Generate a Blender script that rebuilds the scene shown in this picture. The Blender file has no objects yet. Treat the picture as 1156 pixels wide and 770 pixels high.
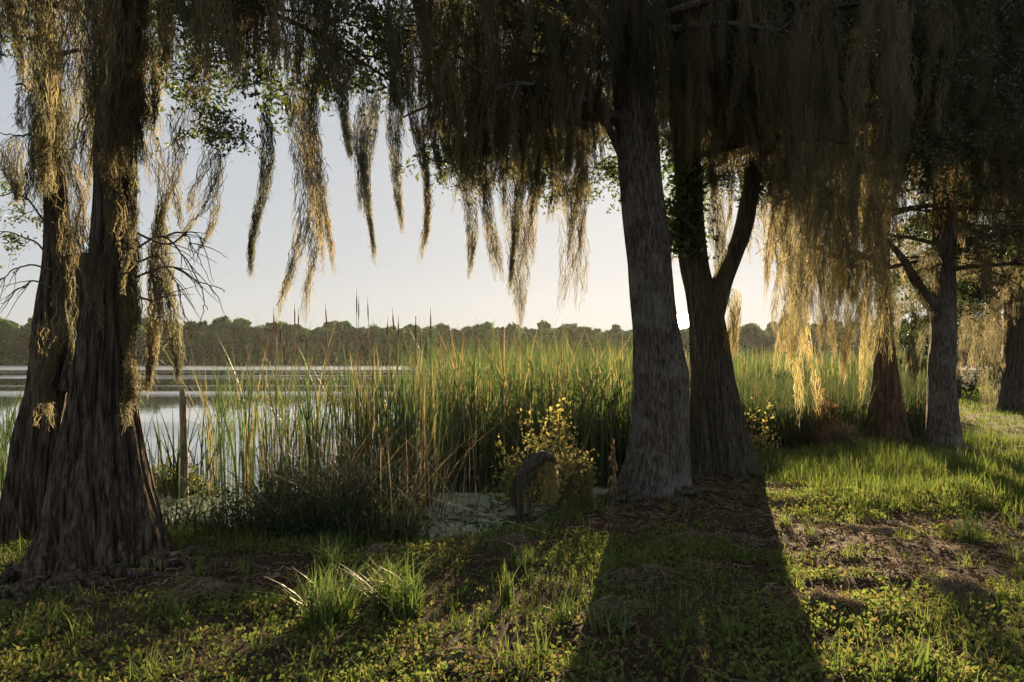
import bpy, math, random
import numpy as np
from mathutils import Vector

rng = np.random.default_rng(7)
random.seed(7)
SC = bpy.context.scene
COL = SC.collection
F = 770.7; CX = 578.0; HY = 405.0; CAMZ = 1.6
R = math.radians


def at(px, py, Y):
    return np.array([(px - CX) / F * Y, Y, CAMZ - (py - HY) / F * Y])


def pxs(p):
    return CX + F * p[..., 0] / p[..., 1]


def pys(p):
    return HY - F * (p[..., 2] - CAMZ) / p[..., 1]


# ------------------------------------------------------------------ noise
_T = np.random.default_rng(3).random((256, 256))


def vn(x, y):
    x = np.asarray(x, float); y = np.asarray(y, float)
    xi = np.floor(x).astype(int); yi = np.floor(y).astype(int)
    fx = x - xi; fy = y - yi
    fx = fx * fx * (3 - 2 * fx); fy = fy * fy * (3 - 2 * fy)
    a = _T[xi & 255, yi & 255]; b = _T[(xi + 1) & 255, yi & 255]
    c = _T[xi & 255, (yi + 1) & 255]; d = _T[(xi + 1) & 255, (yi + 1) & 255]
    return (a * (1 - fx) + b * fx) * (1 - fy) + (c * (1 - fx) + d * fx) * fy


def fbm(x, y, o=4):
    s = 0; a = 0.5
    for k in range(o):
        s = s + a * (vn(x * 2 ** k + 17.3 * k, y * 2 ** k + 9.1 * k) - 0.5)
        a *= 0.5
    return s * 2


# ------------------------------------------------------------------ mesh building
class Geo:
    def __init__(self):
        self.V = []; self.Q = []; self.T = []; self.U = []; self.n = 0

    def add(self, V, Q=None, T=None, U=None):
        V = np.asarray(V, float).reshape(-1, 3)
        self.V.append(V)
        if Q is not None: self.Q.append(np.asarray(Q, int).reshape(-1, 4) + self.n)
        if T is not None: self.T.append(np.asarray(T, int).reshape(-1, 3) + self.n)
        self.U.append(np.zeros((len(V), 2)) if U is None else np.asarray(U, float).reshape(-1, 2))
        self.n += len(V)
        return self

    def obj(self, name, mat, parent=None, origin=None, smooth=True):
        V = np.concatenate(self.V) if self.V else np.zeros((0, 3))
        U = np.concatenate(self.U)
        Q = np.concatenate(self.Q) if self.Q else np.zeros((0, 4), int)
        T = np.concatenate(self.T) if self.T else np.zeros((0, 3), int)
        if origin is None:
            if parent is not None:
                p = parent
                o = np.zeros(3)
                while p is not None:
                    o += np.array(p.location); p = p.parent
                origin = o
            else:
                origin = np.zeros(3)
        origin = np.asarray(origin, float)
        me = bpy.data.meshes.new(name)
        me.vertices.add(len(V))
        me.vertices.foreach_set('co', (V - origin).astype(np.float32).ravel())
        li = np.concatenate([Q.ravel(), T.ravel()]).astype(np.int32)
        tot = np.concatenate([np.full(len(Q), 4), np.full(len(T), 3)]).astype(np.int32)
        st = np.concatenate([[0], np.cumsum(tot)[:-1]]).astype(np.int32)
        me.loops.add(len(li)); me.loops.foreach_set('vertex_index', li)
        me.polygons.add(len(tot)); me.polygons.foreach_set('loop_start', st)
        me.polygons.foreach_set('loop_total', tot)
        me.polygons.foreach_set('use_smooth', np.full(len(tot), smooth))
        uv = me.uv_layers.new(name='UVMap')
        uv.data.foreach_set('uv', U[li].astype(np.float32).ravel())
        me.update(calc_edges=True); me.validate()
        me.materials.append(mat)
        ob = bpy.data.objects.new(name, me)
        COL.objects.link(ob)
        if parent is not None: ob.parent = parent
        else: ob.location = origin
        return ob


def tag(o, label=None, cat=None, group=None, kind=None):
    if label: o['label'] = label
    if cat: o['category'] = cat
    if group: o['group'] = group
    if kind: o['kind'] = kind
    return o


def thing(name, loc, label, cat, group=None):
    o = bpy.data.objects.new(name, None); COL.objects.link(o)
    o.location = loc; o.empty_display_size = 0.1
    return tag(o, label, cat, group)


def ribbons(g, P, W, side, u=None):
    """P (n,s,3) centre lines, W (n,s) widths, side (n,3): flat strips"""
    n, s, _ = P.shape
    side = side / (np.linalg.norm(side, axis=-1, keepdims=True) + 1e-9)
    off = side[:, None, :] * W[..., None] * 0.5
    V = np.stack([P - off, P + off], 2)            # n,s,2,3
    idx = np.arange(n * s * 2).reshape(n, s, 2)
    Q = np.stack([idx[:, :-1, 0], idx[:, :-1, 1], idx[:, 1:, 1], idx[:, 1:, 0]], -1)
    if u is None: u = rng.random(n)
    UV = np.zeros((n, s, 2, 2)); UV[..., 0] = u[:, None, None]
    UV[..., 1] = np.linspace(0, 1, s)[None, :, None]
    g.add(V, Q.reshape(-1, 4), U=UV)


def unit(n, r=rng):
    v = r.normal(size=(n, 3))
    return v / np.linalg.norm(v, axis=1, keepdims=True)


def leaves(g, C, L, asp=0.45, up=0.0, u=None, droop=0.0):
    n = len(C)
    L = np.broadcast_to(np.asarray(L, float), (n,))
    d = unit(n); d[:, 2] = d[:, 2] + up - droop
    d /= np.linalg.norm(d, axis=1, keepdims=True) + 1e-9
    s = np.cross(d, unit(n)); s /= np.linalg.norm(s, axis=1, keepdims=True) + 1e-9
    nn = np.cross(s, d)
    l = L[:, None]
    V = np.stack([C - d * l * .5, C + s * l * asp * .5 + nn * l * .08, C + d * l * .5, C - s * l * asp * .5 + nn * l * .08], 1)
    Q = np.arange(n * 4).reshape(n, 4)
    if u is None: u = rng.random(n)
    UV = np.zeros((n, 4, 2)); UV[..., 0] = u[:, None]; UV[:, :, 1] = [0, .5, 1, .5]
    g.add(V, Q, U=UV)


def smooth_path(P, n):
    P = np.asarray(P, float)
    t = np.linspace(0, len(P) - 1, n)
    # Catmull-Rom
    i = np.clip(np.floor(t).astype(int), 0, len(P) - 2); f = (t - i)[:, None]
    p0 = P[np.clip(i - 1, 0, len(P) - 1)]; p1 = P[i]; p2 = P[i + 1]; p3 = P[np.clip(i + 2, 0, len(P) - 1)]
    return 0.5 * (2 * p1 + (p2 - p0) * f + (2 * p0 - 5 * p1 + 4 * p2 - p3) * f ** 2 + (3 * p1 - p0 - 3 * p2 + p3) * f ** 3)


def tube(g, P, rad, seg=10, rough=0.0, fs=4.0, cap=True):
    """tube along P with radii; P (m,3)"""
    P = np.asarray(P, float); m = len(P)
    rad = np.broadcast_to(np.asarray(rad, float), (m,))
    T = np.gradient(P, axis=0); T /= np.linalg.norm(T, axis=1, keepdims=True) + 1e-9
    ref = np.array([0, 1.0, 0]) if abs(T[:, 1]).mean() < 0.8 else np.array([1.0, 0, 0])
    A = np.cross(T, ref); A /= np.linalg.norm(A, axis=1, keepdims=True) + 1e-9
    B = np.cross(T, A)
    th = np.linspace(0, 2 * math.pi, seg, endpoint=False)
    rr = rad[:, None] * np.ones((1, seg))
    if rough:
        ln = np.concatenate([[0], np.cumsum(np.linalg.norm(np.diff(P, axis=0), axis=1))])
        rr = rr * (1 + rough * fbm(np.cos(th)[None] * 1.5 + ln[:, None] * fs, np.sin(th)[None] * 1.5 + 5 + 0 * ln[:, None], 3))
    V = P[:, None] + rr[..., None] * (np.cos(th)[None, :, None] * A[:, None] + np.sin(th)[None, :, None] * B[:, None])
    idx = np.arange(m * seg).reshape(m, seg)
    nx = np.roll(idx, -1, 1)
    Q = np.stack([idx[:-1], nx[:-1], nx[1:], idx[1:]], -1)
    u0 = rng.random()
    U = np.zeros((m, seg, 2)); U[..., 0] = u0; U[..., 1] = np.linspace(0, 1, m)[:, None]
    V = V.reshape(-1, 3); U = U.reshape(-1, 2); T3 = None
    if cap:
        V = np.concatenate([V, P[-1:] + T[-1:] * rad[-1] * .5]); U = np.concatenate([U, [[u0, 1]]])
        e = len(V) - 1; last = idx[-1]
        T3 = np.stack([last, np.roll(last, -1), np.full(seg, e)], -1)
    g.add(V, Q.reshape(-1, 4), T3, U)


# ------------------------------------------------------------------ materials
def nodes(name):
    m = bpy.data.materials.new(name); m.use_nodes = True
    nt = m.node_tree; nt.nodes.clear()
    return m, nt, nt.nodes, nt.links


def ramp(N, cols, interp='LINEAR'):
    r = N.new('ShaderNodeValToRGB'); cr = r.color_ramp; cr.interpolation = interp
    while len(cr.elements) < len(cols): cr.elements.new(0.5)
    for i, c in enumerate(cols):
        pos, rgb = c if isinstance(c[1], (tuple, list)) else (i / max(1, len(cols) - 1), c)
        cr.elements[i].position = pos; cr.elements[i].color = (*rgb, 1)
    return r


def leafmat(name, cols, trans=0.45, gloss=0.04, big=None, rough=0.45):
    m, nt, N, L = nodes(name)
    uv = N.new('ShaderNodeUVMap'); sep = N.new('ShaderNodeSeparateXYZ')
    L.new(uv.outputs[0], sep.inputs[0])
    r = ramp(N, cols); L.new(sep.outputs[0], r.inputs[0])
    col = r.outputs[0]
    geo = N.new('ShaderNodeNewGeometry')
    nz = N.new('ShaderNodeTexNoise'); nz.inputs['Scale'].default_value = 1.3 if big is None else big
    L.new(geo.outputs['Position'], nz.inputs['Vector'])
    mr = N.new('ShaderNodeMapRange'); mr.inputs[1].default_value = .3; mr.inputs[2].default_value = .7
    mr.inputs[3].default_value = .7; mr.inputs[4].default_value = 1.3
    L.new(nz.outputs[0], mr.inputs[0])
    mul = N.new('ShaderNodeMix'); mul.data_type = 'RGBA'; mul.blend_type = 'MULTIPLY'; mul.inputs[0].default_value = 1
    cb = N.new('ShaderNodeCombineColor')
    for k in range(3): L.new(mr.outputs[0], cb.inputs[k])
    L.new(col, mul.inputs[6]); L.new(cb.outputs[0], mul.inputs[7])
    d = N.new('ShaderNodeBsdfDiffuse'); t = N.new('ShaderNodeBsdfTranslucent')
    L.new(mul.outputs[2], d.inputs[0]); L.new(mul.outputs[2], t.inputs[0])
    mx = N.new('ShaderNodeMixShader'); mx.inputs[0].default_value = trans
    L.new(d.outputs[0], mx.inputs[1]); L.new(t.outputs[0], mx.inputs[2])
    out = N.new('ShaderNodeOutputMaterial')
    sh = mx.outputs[0]
    if gloss:
        gl = N.new('ShaderNodeBsdfGlossy'); gl.inputs['Roughness'].default_value = rough
        m2 = N.new('ShaderNodeMixShader'); m2.inputs[0].default_value = gloss
        L.new(sh, m2.inputs[1]); L.new(gl.outputs[0], m2.inputs[2]); sh = m2.outputs[0]
    L.new(sh, out.inputs[0])
    return m


def barkmat(name, c1, c2, c3, sc=(26, 26, 2.0), lichen=None, bump=0.6):
    m, nt, N, L = nodes(name)
    tc = N.new('ShaderNodeTexCoord'); mp = N.new('ShaderNodeMapping')
    mp.inputs['Scale'].default_value = sc
    L.new(tc.outputs['Object'], mp.inputs[0])
    n1 = N.new('ShaderNodeTexNoise'); n1.inputs['Scale'].default_value = 1; n1.inputs['Detail'].default_value = 7
    n1.inputs['Roughness'].default_value = .65; n1.inputs['Distortion'].default_value = .6
    L.new(mp.outputs[0], n1.inputs['Vector'])
    r = ramp(N, [(0.37, c1), (0.5, c2), (0.64, c3)]); L.new(n1.outputs[0], r.inputs[0])
    col = r.outputs[0]
    n2 = N.new('ShaderNodeTexNoise'); n2.inputs['Scale'].default_value = 2.3; n2.inputs['Detail'].default_value = 5
    L.new(tc.outputs['Object'], n2.inputs['Vector'])
    if lichen:
        rr = ramp(N, [(0.52, (0, 0, 0)), (0.66, (1, 1, 1))]); L.new(n2.outputs[0], rr.inputs[0])
        mx = N.new('ShaderNodeMix'); mx.data_type = 'RGBA'
        mm = N.new('ShaderNodeMath'); mm.operation = 'MULTIPLY'; mm.inputs[1].default_value = .65
        L.new(rr.outputs[0], mm.inputs[0]); L.new(mm.outputs[0], mx.inputs[0])
        L.new(col, mx.inputs[6]); mx.inputs[7].default_value = (*lichen, 1); col = mx.outputs[2]
    p = N.new('ShaderNodeBsdfPrincipled'); p.inputs['Roughness'].default_value = .9
    p.inputs['Specular IOR Level'].default_value = .2
    L.new(col, p.inputs['Base Color'])
    b = N.new('ShaderNodeBump'); b.inputs['Strength'].default_value = bump; b.inputs['Distance'].default_value = .06
    L.new(n1.outputs[0], b.inputs['Height']); L.new(b.outputs[0], p.inputs['Normal'])
    out = N.new('ShaderNodeOutputMaterial'); L.new(p.outputs[0], out.inputs[0])
    return m


M = {}
M['cypress'] = barkmat('cypress_bark', (.014, .010, .008), (.075, .057, .044), (.19, .155, .125), (38, 38, 2.2), None, 1.0)
M['cypress_red'] = barkmat('red_cypress_bark', (.028, .02, .014), (.08, .056, .04), (.15, .11, .08), (24, 24, 1.6))
M['grey'] = barkmat('grey_bark', (.042, .034, .028), (.12, .102, .088), (.24, .215, .19), (44, 44, 8), (.24, .245, .22), 1.0)
M['grey_mossy'] = barkmat('mossy_grey_bark', (.028, .024, .018), (.075, .065, .05), (.14, .125, .10), (36, 36, 3), (.085, .09, .05), 1.0)
M['twig'] = barkmat('twig_bark', (.05, .04, .03), (.11, .09, .07), (.18, .15, .12), (40, 40, 10))
M['deadwood'] = barkmat('dead_wood', (.10, .08, .065), (.22, .18, .14), (.34, .29, .23), (40, 40, 6))
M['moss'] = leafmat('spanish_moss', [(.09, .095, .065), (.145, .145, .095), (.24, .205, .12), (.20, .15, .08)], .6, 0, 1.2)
M['moss_sunlit'] = leafmat('spanish_moss_sun_tint', [(.20, .19, .11), (.32, .285, .14), (.40, .345, .16), (.32, .235, .10)], .6, 0, 1.2)  # brighter copy of the hanging moss, golden sunlight put into its colour
M['moss_pale'] = leafmat('pale_spanish_moss', [(.20, .21, .18), (.26, .26, .21), (.30, .27, .19)], .45, 0, 1.2)
M['moss_dead'] = leafmat('fallen_moss', [(.13, .105, .075), (.20, .165, .12), (.26, .22, .16), (.18, .12, .08)], .25, 0, 2.0)
M['leaf'] = leafmat('tree_leaf', [(.035, .06, .018), (.05, .085, .02), (.075, .11, .025), (.11, .12, .03)], .5, .05)
M['leaf_oak'] = leafmat('dark_tree_leaf', [(.025, .045, .014), (.04, .065, .018), (.055, .08, .02)], .45, .06)
M['vine'] = leafmat('vine_leaf', [(.03, .065, .018), (.05, .095, .02), (.08, .13, .025)], .5, .06)
M['woods'] = leafmat('far_woods_leaf', [(.025, .065, .02), (.042, .095, .028), (.065, .125, .036), (.09, .13, .04)], .2, 0, .09)
M['backleaf'] = leafmat('back_tree_leaf', [(.025, .04, .014), (.04, .06, .02), (.06, .08, .025)], .4, .03, .5)
M['reed'] = leafmat('cattail_leaf', [(.026, .058, .016), (.042, .08, .021), (.062, .10, .026), (.10, .115, .034), (.22, .165, .085)], .5, .06, .5)
M['reed_dark'] = leafmat('sedge_leaf', [(.022, .045, .016), (.034, .062, .022), (.055, .08, .028), (.13, .10, .055)], .45, .02, .9, .6)
M['deadreed'] = leafmat('dead_stem', [(.13, .09, .055), (.2, .15, .1), (.28, .22, .15)], .3, .03)
M['spike'] = leafmat('cattail_spike', [(.10, .055, .03), (.14, .08, .04)], 0, .02)
M['grass'] = leafmat('grass_blade', [(.07, .115, .022), (.10, .155, .028), (.135, .185, .035), (.19, .18, .06)], .5, .02, 1.7, .6)
M['weed'] = leafmat('weed_leaf', [(.065, .105, .024), (.095, .145, .03), (.13, .175, .036), (.17, .165, .045), (.17, .115, .055)], .5, .018, 1.6, .6)
M['tussock'] = leafmat('tussock_blade', [(.055, .10, .02), (.085, .14, .025), (.12, .17, .03), (.16, .17, .05)], .5, .06, 1.7)
M['shrub'] = leafmat('golden_shrub_leaf', [(.22, .22, .06), (.32, .29, .08), (.40, .33, .10)], .6, .05, 2.5)
M['dryleaf'] = leafmat('dry_leaf', [(.20, .13, .07), (.30, .20, .11), (.34, .25, .15)], .5, .02, 3)
M['redleaf'] = leafmat('rusty_fern', [(.13, .06, .035), (.20, .09, .05), (.24, .13, .08)], .45, 0, 3)
M['litter'] = leafmat('leaf_litter', [(.06, .04, .025), (.11, .075, .045), (.16, .115, .07), (.21, .17, .12), (.13, .06, .035)], .15, 0, 3)


def soilmat():
    m, nt, N, L = nodes('soil')
    geo = N.new('ShaderNodeNewGeometry')
    n1 = N.new('ShaderNodeTexNoise'); n1.inputs['Scale'].default_value = 2.2; n1.inputs['Detail'].default_value = 8
    n2 = N.new('ShaderNodeTexNoise'); n2.inputs['Scale'].default_value = 45; n2.inputs['Detail'].default_value = 6
    n2.inputs['Roughness'].default_value = .7
    for n in (n1, n2): L.new(geo.outputs['Position'], n.inputs['Vector'])
    r1 = ramp(N, [(.3, (.035, .024, .016)), (.5, (.06, .042, .028)), (.7, (.085, .058, .038))]); L.new(n1.outputs[0], r1.inputs[0])
    r2 = ramp(N, [(.35, (.55, .5, .45)), (.6, (1, 1, 1)), (.75, (1.6, 1.5, 1.35))]); L.new(n2.outputs[0], r2.inputs[0])
    mx = N.new('ShaderNodeMix'); mx.data_type = 'RGBA'; mx.blend_type = 'MULTIPLY'; mx.inputs[0].default_value = 1
    L.new(r1.outputs[0], mx.inputs[6]); L.new(r2.outputs[0], mx.inputs[7])
    p = N.new('ShaderNodeBsdfPrincipled'); p.inputs['Roughness'].default_value = .95; p.inputs['Specular IOR Level'].default_value = .15
    L.new(mx.outputs[2], p.inputs['Base Color'])
    b = N.new('ShaderNodeBump'); b.inputs['Strength'].default_value = .9; b.inputs['Distance'].default_value = .03
    L.new(n2.outputs[0], b.inputs['Height']); L.new(b.outputs[0], p.inputs['Normal'])
    o = N.new('ShaderNodeOutputMaterial'); L.new(p.outputs[0], o.inputs[0])
    return m


def watermat():
    m, nt, N, L = nodes('lake_water')
    geo = N.new('ShaderNodeNewGeometry'); sep = N.new('ShaderNodeSeparateXYZ')
    L.new(geo.outputs['Position'], sep.inputs[0])
    mp = N.new('ShaderNodeMapping'); mp.inputs['Scale'].default_value = (.35, 1.0, 1)
    L.new(geo.outputs['Position'], mp.inputs[0])
    n1 = N.new('ShaderNodeTexNoise'); n1.inputs['Scale'].default_value = 1.6; n1.inputs['Detail'].default_value = 4
    L.new(mp.outputs[0], n1.inputs['Vector'])
    # wind-ruffled band far out
    band = N.new('ShaderNodeMapRange'); band.inputs[1].default_value = 95; band.inputs[2].default_value = 130
    band.inputs[3].default_value = .035; band.inputs[4].default_value = .5
    L.new(sep.outputs[1], band.inputs[0])
    b = N.new('ShaderNodeBump'); b.inputs['Distance'].default_value = .05
    L.new(band.outputs[0], b.inputs['Strength']); L.new(n1.outputs[0], b.inputs['Height'])
    p = N.new('ShaderNodeBsdfPrincipled'); p.inputs['Base Color'].default_value = (.012, .018, .012, 1)
    p.inputs['Roughness'].default_value = .04; p.inputs['IOR'].default_value = 1.33
    L.new(b.outputs[0], p.inputs['Normal'])
    st_m = N.new('ShaderNodeMapping'); st_m.inputs['Scale'].default_value = (.006, .11, 1); L.new(geo.outputs['Position'], st_m.inputs[0])
    st_n = N.new('ShaderNodeTexNoise'); st_n.inputs['Scale'].default_value = 1; st_n.inputs['Detail'].default_value = 3; L.new(st_m.outputs[0], st_n.inputs['Vector'])
    st_r = ramp(N, [(.5, (0, 0, 0)), (.72, (1, 1, 1))]); L.new(st_n.outputs[0], st_r.inputs[0])
    fb = N.new('ShaderNodeMapRange'); fb.inputs[1].default_value = 95; fb.inputs[2].default_value = 110; L.new(sep.outputs[1], fb.inputs[0])
    mxx = N.new('ShaderNodeMath'); mxx.operation = 'MAXIMUM'; L.new(st_r.outputs[0], mxx.inputs[0]); L.new(fb.outputs[0], mxx.inputs[1])
    rg = N.new('ShaderNodeMapRange'); rg.inputs[3].default_value = .035; rg.inputs[4].default_value = .38; L.new(mxx.outputs[0], rg.inputs[0])
    L.new(rg.outputs[0], p.inputs['Roughness'])
    p.inputs['Coat Weight'].default_value = 1; p.inputs['Coat IOR'].default_value = 1.6; L.new(rg.outputs[0], p.inputs['Coat Roughness'])
    L.new(b.outputs[0], p.inputs['Coat Normal'])
    # duckweed film close to the bank
    d = N.new('ShaderNodeBsdfPrincipled'); d.inputs['Roughness'].default_value = .38
    n3 = N.new('ShaderNodeTexNoise'); n3.inputs['Scale'].default_value = 22; n3.inputs['Detail'].default_value = 8; n3.inputs['Roughness'].default_value = .75
    L.new(geo.outputs['Position'], n3.inputs['Vector'])
    r3 = ramp(N, [(.36, (.07, .10, .05)), (.5, (.24, .29, .19)), (.64, (.36, .40, .31)), (.75, (.48, .50, .40))]); L.new(n3.outputs[0], r3.inputs[0])
    L.new(r3.outputs[0], d.inputs['Base Color'])
    n2 = N.new('ShaderNodeTexNoise'); n2.inputs['Scale'].default_value = 1.6; n2.inputs['Detail'].default_value = 6
    n2.inputs['Roughness'].default_value = .6
    L.new(mp.outputs[0], n2.inputs['Vector'])
    near = N.new('ShaderNodeMapRange'); near.inputs[1].default_value = 8.2; near.inputs[2].default_value = 11.5
    near.inputs[3].default_value = .2; near.inputs[4].default_value = -.5
    L.new(sep.outputs[1], near.inputs[0])
    ad = N.new('ShaderNodeMath'); ad.operation = 'ADD'
    L.new(near.outputs[0], ad.inputs[0]); L.new(n2.outputs[0], ad.inputs[1])
    r2 = ramp(N, [(.56, (0, 0, 0)), (.62, (1, 1, 1))]); L.new(ad.outputs[0], r2.inputs[0])
    mx = N.new('ShaderNodeMixShader'); L.new(r2.outputs[0], mx.inputs[0])
    L.new(p.outputs[0], mx.inputs[1]); L.new(d.outputs[0], mx.inputs[2])
    o = N.new('ShaderNodeOutputMaterial'); L.new(mx.outputs[0], o.inputs[0])
    return m


M['soil'] = soilmat(); M['water'] = watermat()

# ------------------------------------------------------------------ terrain
WZ = -0.1
SHX = [-900, -400, -40, -12, -6, -3.5, -0.9, 0.15, 1.4, 2.6, 4.4, 8, 14, 40, 150, 400, 900]
SHY = [-160, -60, 1, 5.6, 6.2, 6.55, 6.3, 6.85, 8.5, 10.4, 12.2, 14.5, 24, 55, 160, 175, 178]
FARY = 183.0


def shore(x):
    return np.interp(x, SHX, SHY) + 0.35 * fbm(np.asarray(x) * 1.1, 3.3 + 0 * np.asarray(x), 3)


def sst(a, b, x):
    t = np.clip((x - a) / (b - a), 0, 1); return t * t * (3 - 2 * t)


def height(x, y):
    x = np.asarray(x, float); y = np.asarray(y, float)
    d = shore(x) - y                       # >0 land
    near = np.interp(d, [-4, -1.5, -.5, 0, .4, 1.1], [-.95, -.6, -.28, WZ - .01, -.04, 0])
    bump = (0.07 * fbm(x * .9, y * .9, 3) + 0.045 * fbm(x * 3.2 + 7, y * 3.2, 3) + .02 * fbm(x * 11, y * 11 + 3, 2)) * sst(-.1, .8, d)
    rise = .12 * sst(5, 16, y) * sst(.5, 3, d)
    far = -0.9 + 1.7 * sst(FARY - 3, FARY + 4, y + 2.5 * fbm(x * .03, 0 * x, 3))
    return np.maximum(near + bump + rise, np.where(y > 100, far, -9))


def seg(a, b, step): return np.arange(a, b, step)


gx = np.concatenate([[-2600, -1200, -600, -300, -150, -80], seg(-50, -12, 3), seg(-12, -6.5, .25), seg(-6.5, 7.5, .05), seg(7.5, 14, .25), seg(14, 50, 3), [50, 90, 160, 300, 600, 1200, 2600]])
gy = np.concatenate([[-400, -120, -40, -15, -6], seg(-3, 2.6, .5), seg(2.6, 9.5, .045), seg(9.5, 16, .15), seg(16, 40, 1.2), seg(40, 170, 8), seg(172, 196, 2), [200, 230, 300, 500, 1000, 2600]])
XX, YY = np.meshgrid(gx, gy)
ZZ = height(XX, YY)
idx = np.arange(XX.size).reshape(XX.shape)
Q = np.stack([idx[:-1, :-1], idx[:-1, 1:], idx[1:, 1:], idx[1:, :-1]], -1)
g = Geo(); g.add(np.stack([XX, YY, ZZ], -1), Q.reshape(-1, 4))
tag(g.obj('ground', M['soil']), 'uneven dark soil bank sloping down to the lake', 'ground', kind='structure')
g = Geo()
g.add([[-900, -170, WZ], [900, -170, WZ], [900, 196, WZ], [-900, 196, WZ]], [[0, 1, 2, 3]])
tag(g.obj('lake_water', M['water']), 'calm lake water mirroring the bright sky, duckweed near the bank', 'water', kind='structure')

# bare patches: X, Y, rx, ry
DIRT = [(1.7, 6.9, 1.5, .75), (1.2, 7.9, .9, .6), (2.6, 8.4, 1.3, .9), (2.9, 6.1, 1.6, .6), (2.9, 5.15, 1.0, .36), (3.8, 5.6, 1.2, .55),
        (-2.0, 5.05, .8, .35), (-3.0, 4.95, 1.0, .6), (-1.1, 6.0, .45, .22), (.25, 5.9, .35, .14), (.9, 6.2, .4, .2), (2.2, 4.75, .55, .16),
        (4.4, 6.6, 1.7, .5), (.5, 3.95, .3, .1), (8.6, 11.6, 1.4, .5), (6.9, 12.4, .9, .6), (1.6, 5.2, .5, .2), (-.6, 4.9, .4, .12)]


def dirt(x, y):
    m = np.full(np.shape(x), 0.0)
    for a, b, rx, ry in DIRT:
        m = np.maximum(m, 1.25 - np.sqrt(((x - a) / rx) ** 2 + ((y - b) / ry) ** 2))
    return np.clip((np.maximum(m, .02) + .75 * fbm(x * 2.0, y * 2.6 + 40, 4) - .12) * 2.4, 0, 1)


def scatter(n, x0, x1, y0, y1, wedge=True, keep=None):
    """points on land inside what the camera can see, density even in area"""
    x = rng.uniform(x0, x1, n); y = rng.uniform(y0, y1, n)
    ok = shore(x) - y > 0.02
    if wedge: ok &= np.abs(x) < .80 * y + .5
    x, y = x[ok], y[ok]
    if keep is not None:
        k = rng.random(len(x)) < keep(x, y); x, y = x[k], y[k]
    return x, y


def blades(g, x, y, z, h, w, bend=.35, s=4, u=None):
    n = len(x)
    a = rng.uniform(0, 2 * math.pi, n); b = rng.normal(bend, bend * .5, n) * h
    t = np.linspace(0, 1, s)
    P = np.zeros((n, s, 3))
    P[..., 0] = x[:, None] + np.cos(a)[:, None] * b[:, None] * t ** 2
    P[..., 1] = y[:, None] + np.sin(a)[:, None] * b[:, None] * t ** 2
    P[..., 2] = z[:, None] + h[:, None] * (t - .25 * np.abs(b / h)[:, None] * t ** 2)
    W = np.broadcast_to(np.asarray(w, float), (n,))[:, None] * (1 - t ** 1.6 * .93)
    a2 = a + rng.normal(math.pi / 2, .5, n)
    ribbons(g, P, W, np.stack([np.cos(a2), np.sin(a2), 0 * a], -1), u)


# low weeds: stems with little leaves
g = Geo()
patch = lambda x, y: (1 - dirt(x, y)) * np.clip(.6 + 1.6 * fbm(x * 1.3 + 4, y * 1.3, 3), .15, 1)
x, y = scatter(60000, -5.5, 6.5, 3.0, 8.6, keep=patch)
z = height(x, y)
hh = rng.uniform(.02, .085, len(x)) * (0.7 + .8 * vn(x * 1.7, y * 1.7))
for k in range(4):
    c = np.stack([x + rng.normal(0, .022, len(x)), y + rng.normal(0, .022, len(x)), z + hh * rng.uniform(.35, 1.05, len(x))], -1)
    leaves(g, c, rng.uniform(.018, .042, len(x)), .6, up=.5)
tag(g.obj('low_weeds', M['weed'], smooth=False), 'low leafy green weeds covering the bank', 'ground cover', kind='stuff')
# short grass
g = Geo()
gp = lambda x, y: (1 - .93 * dirt(x, y)) * np.clip(.5 + 1.7 * fbm(x * .9 + 14, y * .9 + 3, 3), .1, 1)
x, y = scatter(90000, -6, 8, 3.0, 9.5, keep=gp)
h = rng.uniform(.04, .12, len(x)) * (.6 + .9 * vn(x * 1.1 + 9, y * 1.1))
blades(g, x, y, height(x, y) - .005, h, rng.uniform(.004, .008, len(x)), .45)
cx_, cy_ = scatter(420, -5, 6, 3.2, 8, keep=lambda x, y: 1 - .6 * dirt(x, y))
ch = rng.uniform(.08, .24, len(cx_)); k = 16
x = np.repeat(cx_, k) + rng.normal(0, .035, len(cx_) * k); y = np.repeat(cy_, k) + rng.normal(0, .035, len(cx_) * k)
blades(g, x, y, height(x, y) - .005, np.repeat(ch, k) * rng.uniform(.5, 1.1, len(x)), rng.uniform(.005, .010, len(x)), .5, 5)
# taller sunlit sward on the right, along the trees
keep = lambda x, y: np.clip(sst(3.0, 4.2, x) * sst(6.9, 7.8, y) - .7 * dirt(x, y), 0, 1)
x, y = scatter(42000, 3.0, 13, 6.9, 12.5, keep=keep)
h = rng.uniform(.08, .26, len(x)) * (.5 + vn(x * 1.4, y * 1.4))
blades(g, x, y, height(x, y) - .005, h, rng.uniform(.006, .012, len(x)), .35)
# lawn further back
x, y = scatter(110000, 5, 40, 12, 48)
h = rng.uniform(.05, .13, len(x)) * (1 + .05 * (y - 12))
blades(g, x, y, height(x, y) - .005, h, rng.uniform(.012, .02, len(x)) * (1 + .06 * (y - 12)), .4, 3)
# bank edge grass
x = rng.uniform(-6, 4.5, 12000); x = x[~((x > -1.0) & (x < .5) & (rng.random(len(x)) < .8))]; y = shore(x) - np.abs(rng.normal(.05, .28, len(x)))
h = rng.uniform(.05, .2, len(x)) * (.5 + vn(x * 2, y))
blades(g, x, y, height(x, y) - .01, h, rng.uniform(.005, .010, len(x)), .4)
tag(g.obj('grass', M['grass'], smooth=False), 'green grass growing over the bank and lawn', 'grass', kind='stuff')
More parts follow.
